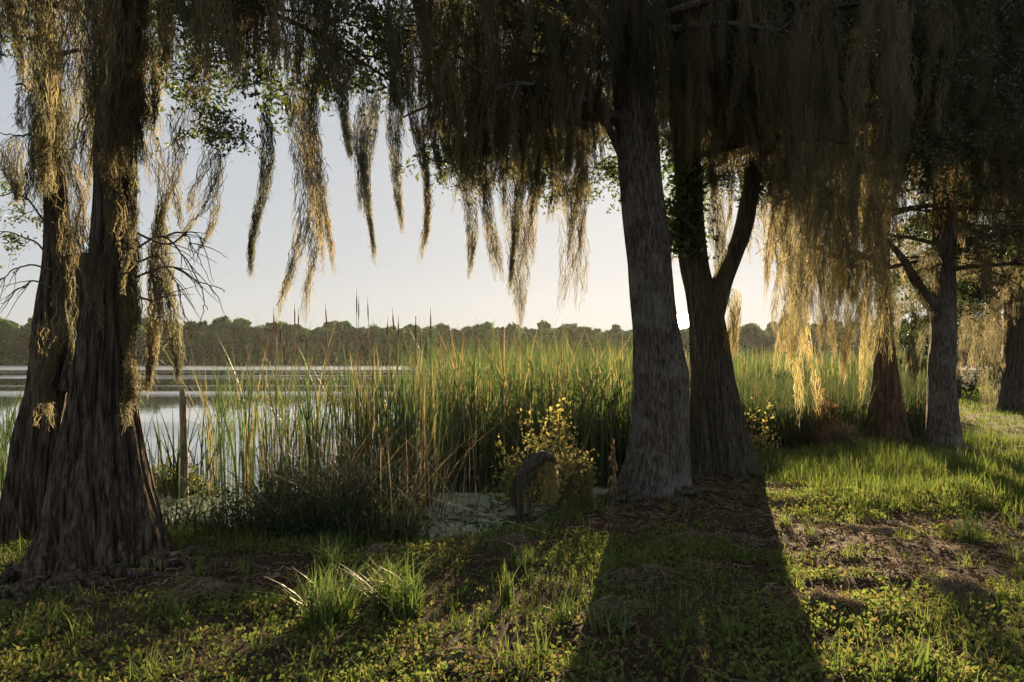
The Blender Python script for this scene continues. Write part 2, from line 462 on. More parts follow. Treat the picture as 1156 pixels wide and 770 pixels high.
# litter
g = Geo()
x, y = scatter(60000, -5, 7.5, 3.0, 10, keep=lambda x, y: .10 + .9 * dirt(x, y))
n = len(x); z = height(x, y) + rng.uniform(.002, .02, n)
a = rng.uniform(0, 6.28, n); l = rng.uniform(.02, .11, n)
t = np.linspace(-.5, .5, 3)
P = np.stack([x[:, None] + np.cos(a)[:, None] * l[:, None] * t, y[:, None] + np.sin(a)[:, None] * l[:, None] * t,
              z[:, None] + rng.normal(0, .008, (n, 3))], -1)
ribbons(g, P, np.repeat(rng.uniform(.003, .016, n)[:, None], 3, 1), np.stack([-np.sin(a), np.cos(a), rng.normal(0, .5, n)], -1))
x, y = scatter(1500, -5, 7, 3.0, 9, keep=lambda x, y: .35 + .65 * dirt(x, y))
n = len(x); a = rng.uniform(0, 6.28, n); l = rng.uniform(.1, .45, n); t = np.linspace(-.5, .5, 5)
a_ = a[:, None] + rng.normal(0, .25, (n, 5))
xx = x[:, None] + np.cos(a_) * l[:, None] * t; yy = y[:, None] + np.sin(a_) * l[:, None] * t
ribbons(g, np.stack([xx, yy, height(xx, yy) + .018 + rng.normal(0, .008, (n, 5))], -1), np.repeat(rng.uniform(.004, .009, n)[:, None], 5, 1), np.stack([-np.sin(a), np.cos(a), rng.normal(0, .5, n)], -1))
tag(g.obj('leaf_litter', M['litter'], smooth=False), 'brown fallen needles and leaves on bare soil', 'litter', kind='stuff')

# ------------------------------------------------------------------ spanish moss
def moss_bundle(g, top, L, w, dens=1.0, drift=0.0, cap=340):
    """a hanging beard: strands that start near the top and end at different heights, widest in the upper third"""
    n = int(max(20, dens * (30 + 330 * w * L)))
    n = min(n, cap)
    s = 7
    t0 = rng.random(n) ** 1.1 * .85
    t1 = np.clip(t0 + rng.uniform(.15, .5, n) / max(.6, L), 0, 1); t0[:5] = .75; t1[:5] = rng.uniform(.93, 1, 5)
    u = np.linspace(0, 1, s)[None]
    T = t0[:, None] + (t1 - t0)[:, None] * u
    pk = rng.uniform(.15, .45); tip = rng.uniform(.05, .4)
    env = np.interp(T, [0, .06, pk, .6 + .2 * pk, .88, 1], [rng.uniform(.2, .6), .7, 1, rng.uniform(.45, .95), rng.uniform(.2, .55), tip]) * w * .5
    fork = np.where(rng.random(n) < .5, 1, -1) * (rng.random() < .4) * rng.uniform(.2, .6) * w
    lobes = .55 + .9 * vn(T * 5 + rng.random() * 50, 0 * T + rng.random() * 50)
    a = rng.uniform(0, 2 * math.pi, n); r = np.sqrt(rng.random(n))
    ph = rng.uniform(0, 6.28, (n, 4)); fr = rng.uniform(10, 34, (n, 4)) * max(L, .5)
    cur = .014 * np.sin(ph[:, :1] + fr[:, :1] * T) + .007 * np.sin(ph[:, 1:2] + 2.3 * fr[:, 1:2] * T)
    cur2 = .014 * np.sin(ph[:, 2:3] + fr[:, 2:3] * T) + .007 * np.sin(ph[:, 3:4] + 2.3 * fr[:, 3:4] * T)
    sw = drift * T ** 2 * L
    bow = .05 * L * np.sin(T * rng.uniform(2, 5) + rng.uniform(0, 6))
    P = np.stack([top[0] + np.cos(a)[:, None] * r[:, None] * env * lobes + cur + sw + bow + fork[:, None] * T ** 1.5,
                  top[1] + np.sin(a)[:, None] * r[:, None] * env * lobes + cur2,
                  top[2] - T * L], -1) + rng.normal(0, .0065, (n, s, 3))
    W = rng.uniform(.004, .0075, n)[:, None] * (1 - .6 * u ** 2) * (1 + .35 * np.sin(ph[:, :1] * 3 + 60 * T))
    a2 = rng.uniform(0, 6.28, n)
    base = np.clip(rng.normal(.45, .18), 0, 1)
    ribbons(g, P, W, np.stack([np.cos(a2), np.sin(a2), 0 * a2], -1), np.clip(base + rng.normal(0, .2, n), 0, 1))
    # curls sticking out
    m = int(n * .9)
    i = rng.integers(0, n, m); j = rng.integers(1, s, m)
    p = P[i, j]; d = unit(m); d[:, 2] = -np.abs(d[:, 2]) - .15
    l = rng.uniform(.02, .075, m)
    q = p + d * l[:, None] * .5 + unit(m) * .01; e = p + d * l[:, None] + np.array([0, 0, -1]) * l[:, None] * .4
    PP = np.stack([p, q, e], 1)
    ribbons(g, PP, np.repeat(rng.uniform(.0035, .006, m)[:, None], 3, 1) * np.array([1, .9, .4]), unit(m), np.clip(base + rng.normal(0, .2, m), 0, 1))


# lowest reach of the dense curtains across the frame (photo px -> py)
BPX = [-300, 0, 30, 45, 90, 160, 190, 210, 240, 280, 300, 330, 370, 392, 402, 420, 440, 455, 480, 520, 560, 600, 640, 680, 700, 750, 800, 840, 866, 878, 910, 990, 1010, 1040, 1060, 1100, 1156, 1500]
BPY = [140, 90, 110, 250, 250, 190, 240, 190, 140, 105, 140, 170, 150, 90, 25, 20, 80, 160, 170, 215, 220, 215, 215, 160, 110, 190, 210, 210, 200, 390, 420, 430, 310, 260, 310, 340, 345, 340]


def curtain(g, pts, dens=1.0, lo=.25, hi=1.0, wmin=.08, wmax=.24, Lmax=3.4):
    k = 0
    for p in pts:
        px = pxs(p); py = np.interp(px, BPX, BPY)
        zb = CAMZ - (py - HY) / F * p[1]
        L = (p[2] - zb) * rng.uniform(lo, hi)
        L = min(L, Lmax * rng.uniform(.75, 1))
        if L < .25: L = rng.uniform(.2, .4)
        if p[2] - L < 0.9: L = p[2] - .9
        moss_bundle(g, p, L, rng.uniform(wmin, wmax) * min(1.3, .6 + .3 * L), dens)
        k += 1
    return k


# ------------------------------------------------------------------ trunks
def trunk_geo(rows, Y, seg=72, m=90, flute=None, ridge=.05, rf=9.0, top=None, dY=0.0, base_k=None):
    """rows: (centre px, py, width px) from the base up at depth Y; top: extra (X,Y,Z,r) points above the frame"""
    P = []; rad = []
    for k, (cx, py, w) in enumerate(rows):
        P.append(at(cx, py, Y + dY * k)); rad.append(w / F * (Y + dY * k) * .5)
    for q in (top or []):
        P.append(np.array(q[:3])); rad.append(q[3])
    P = np.array(P); rad = np.array(rad)
    # resample by length
    ln = np.concatenate([[0], np.cumsum(np.linalg.norm(np.diff(P, axis=0), axis=1))])
    u = np.linspace(0, 1, m) ** 1.25 * ln[-1]
    tt = np.interp(u, ln, np.arange(len(P)))
    i = np.clip(np.floor(tt).astype(int), 0, len(P) - 2); f = (tt - i)[:, None]
    pad = lambda A, j: A[np.clip(j, 0, len(A) - 1)]
    def cr(A):
        A = A.reshape(len(A), -1)
        p0, p1, p2, p3 = pad(A, i - 1), pad(A, i), pad(A, i + 1), pad(A, i + 2)
        return .5 * (2 * p1 + (p2 - p0) * f + (2 * p0 - 5 * p1 + 4 * p2 - p3) * f ** 2 + (3 * p1 - p0 - 3 * p2 + p3) * f ** 3)
    C = cr(P); r = np.maximum(cr(rad)[:, 0], .02)
    th = np.linspace(0, 2 * math.pi, seg, endpoint=False)
    TH, H = np.meshgrid(th, u)
    rr = r[:, None] * np.ones_like(TH)
    if flute is not None: rr = rr * (1 + flute(TH, H))
    cx, sx = np.cos(TH), np.sin(TH)
    rid = fbm(TH * rf / 1.0 + .25 * fbm(cx + H, sx, 2), H * .9 + 30, 3)
    # periodic seam blend
    rid2 = fbm((TH - 2 * math.pi) * rf + .25 * fbm(cx + H, sx, 2), H * .9 + 30, 3)
    bl = sst(5.6, 6.28, TH); rid = rid * (1 - bl) + rid2 * bl
    rr = rr * (1 + ridge * rid + .05 * fbm(cx * 1.3 + H * 1.2, sx * 1.3 + 3, 3))
    V = C[:, None] + rr[..., None] * np.stack([cx, sx, 0 * cx], -1)
    idx = np.arange(V.shape[0] * seg).reshape(-1, seg); nx = np.roll(idx, -1, 1)
    Qd = np.stack([idx[:-1], nx[:-1], nx[1:], idx[1:]], -1).reshape(-1, 4)
    g = Geo(); g.add(V, Qd, U=np.stack([TH / 6.283, H], -1))
    return g, C, r


def twig(g, pts, r0, r1):
    P = smooth_path(pts, 22); sd = rng.random() * 90; t = np.linspace(0, 1, 22)
    for k in range(3): P[:, k] += .07 * t * fbm(t * 6 + sd, 0 * t + k * 9 + sd, 3)
    tube(g, P, np.linspace(r0, r1, 22), 5, .3)
    for s in range(6):
        i = rng.integers(6, 21); d = unit(1)[0] * .5 + (P[i] - P[i - 2]) / np.linalg.norm(P[i] - P[i - 2]) - [0, 0, .25]
        l = rng.uniform(.08, .28); q = P[i][None] + d[None] * (np.linspace(0, 1, 8) * l)[:, None]
        q[:, 0] += .02 * fbm(np.linspace(0, 4, 8) + sd * s, np.zeros(8), 2); q[:, 2] -= .05 * np.linspace(0, 1, 8) ** 2
        tube(g, q, np.linspace(.0045, .0018, 8), 4)


def limb(g, p0, az, elev, L, r0, r1, droop=.3, n=14, wig=.12, seg=8):
    """a wandering limb; returns points"""
    t = np.linspace(0, 1, n)
    d = np.array([math.cos(az) * math.cos(elev), math.sin(az) * math.cos(elev), math.sin(elev)])
    P = np.asarray(p0)[None] + d[None] * (t * L)[:, None]
    P[:, 2] -= droop * L * t ** 2.2
    sd = rng.random() * 99
    for k in range(3): P[:, k] += wig * L * .5 * t * fbm(t * 3.1 + sd, 0 * t + k * 7 + sd, 3)
    tube(g, P, r0 + (r1 - r0) * t ** .8, seg, .15)
    return P


def foliage(g, tw, centres, rad, nleaf, size, up=0, flat=.7):
    """leaf sprays: short twigs out of each centre, leaves along them"""
    for c in centres:
        k = max(3, nleaf // 14)
        d = unit(k); d[:, 2] *= flat
        l = rng.uniform(.4, 1, k) * rad
        P = np.stack([np.repeat(c[None], k, 0), c + d * l[:, None] * .55 + unit(k) * .06 * rad, c + d * l[:, None] - np.array([0, 0, 1]) * (l * .18)[:, None]], 1)
        if tw is not None:
            ribbons(tw, P, np.repeat([[.012, .008, .003]], k, 0), unit(k))
        i = rng.integers(0, k, nleaf); f = rng.uniform(.15, 1.05, nleaf)[:, None]
        p = np.where(f < .5, P[i, 0] + (P[i, 1] - P[i, 0]) * f * 2, P[i, 1] + (P[i, 2] - P[i, 1]) * (f - .5) * 2)
        p = p + rng.normal(0, .06 * rad + .015, (nleaf, 3))
        leaves(g, p, rng.uniform(.7, 1.3, nleaf) * size, .45, droop=.25)


def crown_shade(centres_fn, n): return np.array([centres_fn() for _ in range(n)])


# ============================================================ A: big left cypress
def butt(k, amp, fall, ph=0.0, k2=0, a2=0):
    return lambda TH, H: np.exp(-H / fall) * (amp * np.abs(np.cos(TH * k / 2 + ph)) ** 1.5 - amp * .45 + a2 * np.cos(TH * k2 + ph * 2))


TREES = {}
pA = at(108, 645, 5.3)
A = thing('cypress_tree', (pA[0], pA[1], -.03), 'massive fluted cypress trunk with flared base, largest tree at the left', 'tree', 'trees on the lake bank')
gA, CA, rA = trunk_geo([(112, 652, 150), (113, 625, 130), (114, 590, 112), (113, 545, 98), (114, 500, 80), (116, 450, 64), (119, 400, 56), (124, 350, 50), (126, 300, 45), (129, 230, 42), (131, 150, 42), (138, 60, 40), (145, -20, 38)],
                       5.3, 240, 170, butt(9, .30, .6, .3, 4, .06), .17, 17, [(-3.05, 5.35, 6, .11), (-3.1, 5.4, 8.5, .07), (-3.1, 5.4, 11, .03)])
gA.obj('trunk', M['cypress'], A)
A2p = at(40, 625, 6.2)
A2 = thing('cypress_tree', (A2p[0], A2p[1], -.05), 'slimmer moss-draped cypress leaning close behind the massive left trunk', 'tree', 'trees on the lake bank')
gA2, CA2, rA2 = trunk_geo([(34, 628, 86), (36, 590, 66), (40, 540, 54), (46, 490, 48), (55, 440, 44), (60, 390, 42), (65, 340, 38), (67, 300, 32), (64, 240, 24), (58, 150, 20), (53, 50, 18), (50, -30, 17)],
                          6.2, 160, 120, butt(7, .3, .5, 1.1), .16, 13, [(-4.2, 6.2, 6.5, .06), (-4.2, 6.2, 9, .03)])
gA2.obj('trunk', M['cypress'], A2)
g, _, _ = trunk_geo([(88, 440, 40), (92, 400, 28), (96, 350, 20), (97, 300, 18), (96, 286, 15)], 6.15, 40, 40, None, .2, 6)
g.obj('broken_stub', M['cypress'], A2)

# limbs of the left trees
lg = Geo(); lg2 = Geo(); ptsA = []
for k in range(15):
    z = rng.uniform(4.1, 6.6); i = np.argmin(np.abs(CA[:, 2] - z))
    az = rng.uniform(0, 2 * math.pi) if k > 6 else rng.uniform(-.5, 1.1)
    lg = Geo(); P = limb(lg, CA[i], az, rng.uniform(.0, .45), rng.uniform(1.2, 2.5), .045, .008, .25)
    ptsA += list(P[3:])
    for s in range(3):
        q = P[rng.integers(5, 13)]
        P2 = limb(lg, q, az + rng.uniform(-1.2, 1.2), rng.uniform(-.1, .4), rng.uniform(.5, 1.1), .014, .004, .3, 8, .2, 5)
        ptsA += list(P2[2:])
    lg.obj('limb', M['cypress'], A)
for k in range(8):
    z = rng.uniform(3.6, 6.2); i = np.argmin(np.abs(CA2[:, 2] - z))
    lg2 = Geo(); P = limb(lg2, CA2[i], rng.uniform(0, 6.28), rng.uniform(0, .5), rng.uniform(.6, 1.5), .03, .006, .25)
    ptsA += list(P[4:])
    lg2.obj('limb', M['cypress'], A2)
# bare drooping twigs on the trunk
g = Geo()
for (a, b, c, d_) in [((148, 285), (185, 268), (215, 300), (235, 355)), ((148, 300), (180, 290), (200, 320), (205, 360)), ((150, 315), (190, 300), (222, 315), (258, 332)),
                      ((152, 262), (190, 275), (216, 262), (230, 285)), ((185, 268), (200, 262), (215, 268), (228, 290)), ((150, 330), (170, 340), (185, 330), (196, 352))]:
    g = Geo(); twig(g, [at(*a, 5.3), at(*b, 5.4), at(*c, 5.45), at(*d_, 5.5)], .011, .003)
    g.obj('bare_twig', M['twig'], A)
g = Geo()
for (a, b, c, d_) in [((60, 305), (35, 300), (15, 306), (-10, 318)), ((58, 325), (40, 318), (20, 330), (0, 345)), ((55, 290), (35, 270), (12, 262), (-12, 270)),
                      ((52, 160), (30, 152), (14, 153), (-12, 152)), ((50, 250), (30, 225), (10, 218), (-14, 226)), ((52, 60), (30, 40), (8, 20), (-15, 12))]:
    g = Geo(); twig(g, [at(*a, 6.0), at(*b, 6.0), at(*c, 6.0), at(*d_, 6.0)], .011, .003)
    g.obj('bare_twig', M['twig'], A2)

# leaves: A
gl = Geo(); gt = Geo()
cs = [at(rng.uniform(185, 300), rng.uniform(-30, 105), rng.uniform(5, 6.8)) for _ in range(34)]
cs += [at(rng.uniform(90, 390), rng.uniform(-160, 20), rng.uniform(4.6, 7)) for _ in range(60)]
cs += [at(rng.uniform(200, 275), rng.uniform(100, 165), rng.uniform(5, 6)) for _ in range(8)]
cs += [at(rng.uniform(285, 320), rng.uniform(10, 70), 6.5) for _ in range(5)]
foliage(gl, gt, cs, .34, 110, .045)
cs = [np.array([rng.normal(-3, 1.3), rng.normal(5.8, 1.1), rng.uniform(6, 10.5)]) for _ in range(120)]
foliage(gl, gt, cs, .6, 70, .10)
cs = [np.array([rng.uniform(-4.8, -1.3), rng.uniform(6.8, 8.6), rng.uniform(4.4, 8)]) for _ in range(90)]
foliage(gl, gt, cs, .5, 110, .08)
gl.obj('crown', M['leaf'], A, smooth=False); gt.obj('twig', M['twig'], A)['kind'] = 'stuff'
gl = Geo(); gt = Geo()
cs = [at(rng.uniform(-40, 45), rng.uniform(190, 275), rng.uniform(5.9, 6.6)) for _ in range(9)]
cs += [at(rng.uniform(-60, 60), rng.uniform(-60, 110), rng.uniform(5.8, 7)) for _ in range(16)]
foliage(gl, gt, cs, .3, 60, .04)
cs = [np.array([rng.normal(-4.6, .9), rng.normal(6.4, .9), rng.uniform(5.8, 9)]) for _ in range(50)]
foliage(gl, gt, cs, .55, 70, .09)
gl.obj('crown', M['leaf'], A2, smooth=False); gt.obj('twig', M['twig'], A2)['kind'] = 'stuff'

# ============================================================ C, D: twin trunks
pC = at(735, 560, 8.2)
C_ = thing('shade_tree', (pC[0], pC[1], -.02), 'tall straight grey-barked trunk, left of the two trunks framing the sun', 'tree', 'trees on the lake bank')
gC, CC, rC = trunk_geo([(734, 568, 96), (736, 553, 80), (741, 525, 68), (744, 490, 63), (746, 450, 60), (746, 420, 59), (742, 385, 52), (737, 345, 48), (732, 285, 48), (724, 215, 47), (717, 130, 46), (712, 60, 45), (708, -20, 44)],
                       8.2, 190, 170, butt(6, .26, .5, .5), .09, 15, [(1.3, 8.2, 6.8, .21), (1.1, 8.3, 8.5, .16), (1.0, 8.4, 11, .07)])
gC.obj('trunk', M['grey'], C_)
pD = at(812, 535, 9.7)
D_ = thing('shade_tree', (pD[0], pD[1], -.02), 'forked dark trunk, right of the two trunks framing the sun', 'tree', 'trees on the lake bank')
gD, CD, rD = trunk_geo([(815, 541, 92), (814, 525, 78), (811, 500, 68), (807, 470, 60), (804, 430, 49), (801, 390, 42), (797, 355, 37), (791, 330, 33), (784, 300, 31), (780, 260, 29), (777, 200, 28), (772, 120, 27), (768, 40, 26), (765, -20, 26)],
                       9.7, 170, 160, butt(6, .30, .6, 1.4, 3, .05), .14, 13, [(2.3, 9.8, 7, .13), (2.2, 9.9, 9.5, .08), (2.2, 9.9, 11.5, .04)])
gD.obj('trunk', M['grey_mossy'], D_)
g, CD2, _ = trunk_geo([(800, 375, 26), (806, 345, 28), (815, 318, 24), (827, 290, 21), (838, 262, 20), (845, 230, 19), (850, 190, 18), (855, 120, 18), (860, 40, 17), (864, -20, 17)], 9.7, 48, 90, None, .1, 7,
                    [(3.7, 9.9, 7, .08), (3.9, 10.1, 9.5, .04)])
g.obj('limb', M['grey_mossy'], D_)
# cypress roots
for own, ctr, n_, ln in ((C_, pC, 9, .9), (D_, pD, 8, .9), (A, pA, 11, .7)):
    for k in range(n_):
        g = Geo(); a = rng.uniform(-math.pi, .2); r0 = .42 if own is not A else .5
        t = np.linspace(0, 1, 12); a_ = a + .5 * fbm(t * 2 + k, 0 * t + k, 2)
        rr = r0 + t * rng.uniform(.4, ln)
        X = ctr[0] + np.cos(a_) * rr; Y_ = ctr[1] + np.sin(a_) * rr
        Z = height(X, Y_) + .05 * (1 - t) - .03 * t ** 2
        tube(g, np.stack([X, Y_, Z], -1), .042 * (1 - t) + .010, 8, .45)
        g.obj('root', M['grey_mossy' if own is not A else 'cypress'], own)

# limbs of C/D over the shore
lgC = Geo(); lgD = Geo(); ptsC = []; ptsD = []
for k in range(17):
    z = rng.uniform(4.3, 7.2); i = np.argmin(np.abs(CC[:, 2] - z))
    az = rng.uniform(1.7, 4.0) if k < 12 else rng.uniform(-1.5, 1.5)
    lgC = Geo(); P = limb(lgC, CC[i], az, rng.uniform(-.05, .4), rng.uniform(1.4, 3.1), .07, .012, .22)
    ptsC += list(P[3:])
    for s in range(4):
        q = P[rng.integers(4, 13)]
        P2 = limb(lgC, q, az + rng.uniform(-1.3, 1.3), rng.uniform(-.2, .4), rng.uniform(.6, 1.4), .02, .005, .3, 8, .2, 5)
        ptsC += list(P2[2:])
    lgC.obj('limb', M['grey'], C_)
lgC = Geo(); tube(lgC, smooth_path([at(705, 185, 8.2), at(690, 150, 8.1), at(665, 95, 8.0), at(640, 55, 7.9), at(600, 20, 7.8)], 20), np.linspace(.05, .025, 20), 8, .2)
tube(lgC, smooth_path([at(640, 120, 8.0), at(655, 105, 8.0), at(672, 70, 8.0), at(690, 30, 8.1)], 14), np.linspace(.02, .03, 14), 6, .2)
lgC.obj('limb', M['grey'], C_)
for k in range(16):
    src = CD if k % 2 else CD2
    z = rng.uniform(4.4, 7.4); i = np.argmin(np.abs(src[:, 2] - z))
    az = rng.uniform(-1.6, 1.8)
    lgD = Geo(); P = limb(lgD, src[i], az, rng.uniform(-.05, .4), rng.uniform(1.3, 2.9), .06, .012, .22)
    ptsD += list(P[3:])
    for s in range(4):
        q = P[rng.integers(4, 13)]
        P2 = limb(lgD, q, az + rng.uniform(-1.3, 1.3), rng.uniform(-.2, .4), rng.uniform(.6, 1.4), .02, .005, .3, 8, .2, 5)
        ptsD += list(P2[2:])
    lgD.obj('limb', M['grey_mossy'], D_)

gl = Geo(); gt = Geo()
cs = [at(rng.uniform(430, 700), rng.uniform(-60, 90), rng.uniform(7.2, 10.5)) for _ in range(90)]
cs += [at(rng.uniform(490, 690), rng.uniform(90, 215), rng.uniform(8.2, 10)) for _ in range(34)]
cs += [at(rng.uniform(400, 470), rng.uniform(10, 90), rng.uniform(7.5, 8.2)) for _ in range(7)]
foliage(gl, gt, cs, .42, 120, .055)
cs = [np.array([rng.normal(.6, 1.5), rng.normal(9.3, 1.6), rng.uniform(6.2, 11)]) for _ in range(170)]
foliage(gl, gt, cs, .7, 80, .12)
cs = [np.array([rng.uniform(-1.3, 2.6), rng.uniform(10, 12.8), rng.uniform(4.6, 8.5)]) for _ in range(190)]
foliage(gl, gt, cs, .6, 120, .09)
gl.obj('crown', M['leaf'], C_, smooth=False); gt.obj('twig', M['twig'], C_)['kind'] = 'stuff'
gl = Geo(); gt = Geo()
cs = [at(rng.uniform(745, 960), rng.uniform(-60, 130), rng.uniform(8.8, 11.5)) for _ in range(120)]
cs += [at(rng.uniform(790, 880), rng.uniform(120, 225), rng.uniform(9.8, 11)) for _ in range(30)]
foliage(gl, gt, cs, .45, 120, .06)
cs = [np.array([rng.normal(3.2, 1.4), rng.normal(10.5, 1.5), rng.uniform(6.4, 12)]) for _ in range(170)]
foliage(gl, gt, cs, .75, 80, .12)
cs = []  # unseen foliage added over and behind the camera to cut overhead sky light
while len(cs) < 170:
    q = np.array([rng.uniform(-5, 9), rng.uniform(-3, 8), rng.uniform(5.2, 10)])
    if q[2] > 1.6 + .60 * max(q[1], 0) + 1.0: cs.append(q)
foliage(gl, gt, cs, .8, 90, .13)
cs = [at(rng.uniform(755, 1010), rng.uniform(-70, 120), rng.uniform(8.2, 9.8)) for _ in range(85)]
foliage(gl, gt, cs, .42, 120, .06)
gl.obj('crown', M['leaf_oak'], D_, smooth=False); gt.obj('twig', M['twig'], D_)['kind'] = 'stuff'
# vine on D
vine = thing('climbing_vine', tuple(at(780, 285, 9.5)), 'green leafy vine clinging to the forked trunk above the sun', 'vine')
g = Geo()
c = np.array([at(rng.normal(775, 13), rng.uniform(185, 292), 9.55 + rng.normal(0, .14)) for _ in range(1500)])
c2 = np.array([at(rng.normal(756, 5), rng.uniform(225, 285), 9.5 + rng.normal(0, .1)) for _ in range(260)])
leaves(g, np.concatenate([c, c2]), rng.uniform(.05, .10, len(c) + len(c2)), .7)
g.obj('leaves', M['vine'], vine, smooth=False)
g = Geo()
for k in range(5):
    tube(g, smooth_path([at(785 + k * 2, 420, 9.45), at(780, 330, 9.5), at(768 + 5 * k, 260, 9.5), at(772 + 3 * k, 170, 9.5)], 16), .008, 5)
g.obj('stem', M['twig'], vine)

# ============================================================ E, F, G on the right
pE = at(1000, 505, 12.6)
E_ = thing('cypress_tree', (pE[0], pE[1], .05), 'reddish cone-shaped cypress trunk, left of the pair standing at right', 'tree', 'trees on the lake bank')
gE, CE, rE = trunk_geo([(1000, 512, 62), (1000, 490, 47), (1000, 460, 36), (1000, 420, 25), (999, 380, 17), (998, 330, 13), (998, 250, 12), (1000, 120, 11), (1002, -20, 10)], 12.6, 90, 110, butt(7, .3, .6, .4), .1, 9, [(7.0, 12.6, 9, .07), (7.0, 12.6, 12, .03)])
gE.obj('trunk', M['cypress_red'], E_)
pF = at(1065, 512, 11.7)
F_ = thing('shade_tree', (pF[0], pF[1], .05), 'straight grey lichen-flecked trunk, right of the pair standing at right', 'tree', 'trees on the lake bank')
gF, CF, rF = trunk_geo([(1065, 520, 52), (1065, 500, 38), (1064, 470, 32), (1063, 420, 27), (1065, 380, 26), (1065, 320, 25), (1066, 240, 23), (1068, 120, 21), (1070, -20, 20)], 11.7, 80, 110, butt(5, .2, .35, .4), .06, 8, [(7.6, 11.7, 9.5, .1), (7.6, 11.7, 12.5, .04)])
gF.obj('trunk', M['grey'], F_)
pG = at(1142, 468, 19)
G_ = thing('shade_tree', (pG[0], pG[1], .1), 'dark distant trunk at the right end of the lawn', 'tree', 'trees on the lake bank')
gG, CG, rG = trunk_geo([(1142, 475, 44), (1142, 462, 30), (1144, 420, 24), (1146, 350, 22), (1148, 200, 20), (1150, 60, 18)], 19, 48, 60, butt(5, .2, .35, .4), .08, 8, [(14.2, 19, 14, .1)])
gG.obj('trunk', M['grey_mossy'], G_)
ptsE = []; ptsF = []; ptsG = []
for tr, src, pts, nl, zr, azr, Lr, mt in ((E_, CE, ptsE, 22, (2.9, 8.5), (1.0, 5.4), (1.2, 2.9), 'cypress_red'), (F_, CF, ptsF, 22, (3.0, 8.5), (-2.2, 2.2), (1.2, 3.2), 'grey'), (G_, CG, ptsG, 14, (3.2, 10), (1.6, 4.8), (1.6, 3.4), 'grey_mossy')):
    lg = Geo()
    for k in range(nl):
        z = rng.uniform(*zr); i = np.argmin(np.abs(src[:, 2] - z)); az = rng.uniform(*azr)
        lg = Geo(); P = limb(lg, src[i], az, rng.uniform(.0, .5), rng.uniform(*Lr), .045, .010, .25); pts += list(P[2:])
        for s in range(4):
            q = P[rng.integers(4, 13)]
            P2 = limb(lg, q, az + rng.uniform(-1.3, 1.3), rng.uniform(-.2, .4), rng.uniform(.6, 1.4), .018, .005, .3, 8, .2, 5); pts += list(P2[2:])
        lg.obj('limb', M[mt], tr)
    if tr is F_:
        lg = Geo(); tube(lg, smooth_path([at(1056, 345, 11.7), at(1046, 338, 11.6), at(1034, 318, 11.5), at(1018, 290, 11.4), at(1000, 270, 11.3)], 16), np.linspace(.13, .03, 16), 9, .2); lg.obj('limb', M[mt], tr)
for tr, cs, cs2, mt in ((E_, [at(rng.uniform(880, 1050), rng.uniform(-60, 190), rng.uniform(11.5, 14.5)) for _ in range(120)],
                         [np.array([rng.normal(6.3, 1.4), rng.normal(12.8, 1.4), rng.uniform(7, 12.5)]) for _ in range(130)], 'leaf_oak'),
                        (F_, [at(rng.uniform(1010, 1200), rng.uniform(-60, 270), rng.uniform(10, 14.5)) for _ in range(190)] + [at(rng.uniform(1065, 1120), rng.uniform(270, 350), 11.8) for _ in range(14)],
                         [np.array([rng.normal(8.6, 1.5), rng.normal(11.8, 1.6), rng.uniform(6.6, 12.5)]) for _ in range(150)], 'leaf_oak'),
                        (G_, [at(rng.uniform(1060, 1260), rng.uniform(60, 330), rng.uniform(17.5, 21)) for _ in range(110)],
                         [np.array([rng.normal(14, 2), rng.normal(19, 2), rng.uniform(8, 15)]) for _ in range(90)], 'leaf_oak')):
    gl = Geo(); gt = Geo()
    foliage(gl, gt, cs, .5, 110, .07); foliage(gl, gt, cs2, .8, 80, .14)
    if tr is E_: foliage(gl, gt, [np.array([rng.uniform(3.6, 9.5), rng.uniform(13.4, 17), rng.uniform(5.9, 10.5)]) for _ in range(260)], .75, 140, .13)
    if tr is F_: foliage(gl, gt, [at(rng.uniform(985, 1190), rng.uniform(-70, 190), rng.uniform(8.4, 10.4)) for _ in range(110)], .42, 120, .06)
    if tr is F_: foliage(gl, gt, [np.array([rng.uniform(8, 14), rng.uniform(12.5, 16.5), rng.uniform(3.4, 10)]) for _ in range(260)], .75, 140, .13)
    gl.obj('crown', M[mt], tr, smooth=False); gt.obj('twig', M['twig'], tr)['kind'] = 'stuff'

# ============================================================ moss curtains (nobody could count the strands)
def pick(pts, n, zmax=99):
    pts = [p for p in pts if p[1] > 3.5 and -120 < pxs(p) < 1280 and p[2] < zmax]
    return [pts[i] for i in rng.permutation(len(pts))[:n]]


g = Geo(); curtain(g, pick(ptsA, 150), 1.0, .35, 1.0)
for k in range(30):   # in front of the trunk
    curtain(g, [at(rng.uniform(95, 165), rng.uniform(-60, 60), rng.uniform(4.85, 5.1))], 1.2, .5, 1.0)
for k in range(16): curtain(g, [at(rng.uniform(38, 62), rng.uniform(-20, 120), rng.uniform(5.8, 6.1))], 1.0, .6, 1.0, .1, .2)
for px, t, b, w in [(78, 112, 275, 26), (88, 180, 300, 16), (70, 230, 345, 22), (98, 240, 350, 14), (120, 210, 330, 18), (135, 180, 300, 20), (60, 330, 470, 24), (75, 300, 430, 20), (145, 190, 330, 12), (50, 360, 480, 16), (112, 290, 370, 12)]:
    Y_ = 5.9 if px < 95 else 5.02
    p = at(px, t, Y_); moss_bundle(g, p, (b - t) / F * Y_, w / F * Y_, 1.2)
for k in range(16):
    py_ = rng.uniform(150, 420); p = at(np.interp(py_, [150, 300, 350, 420, 500], [151, 149, 150, 149, 152]) + rng.uniform(-6, 2), py_, 5.25 + rng.normal(0, .05)); moss_bundle(g, p, rng.uniform(.25, .7), rng.uniform(.05, .1), 1.6)
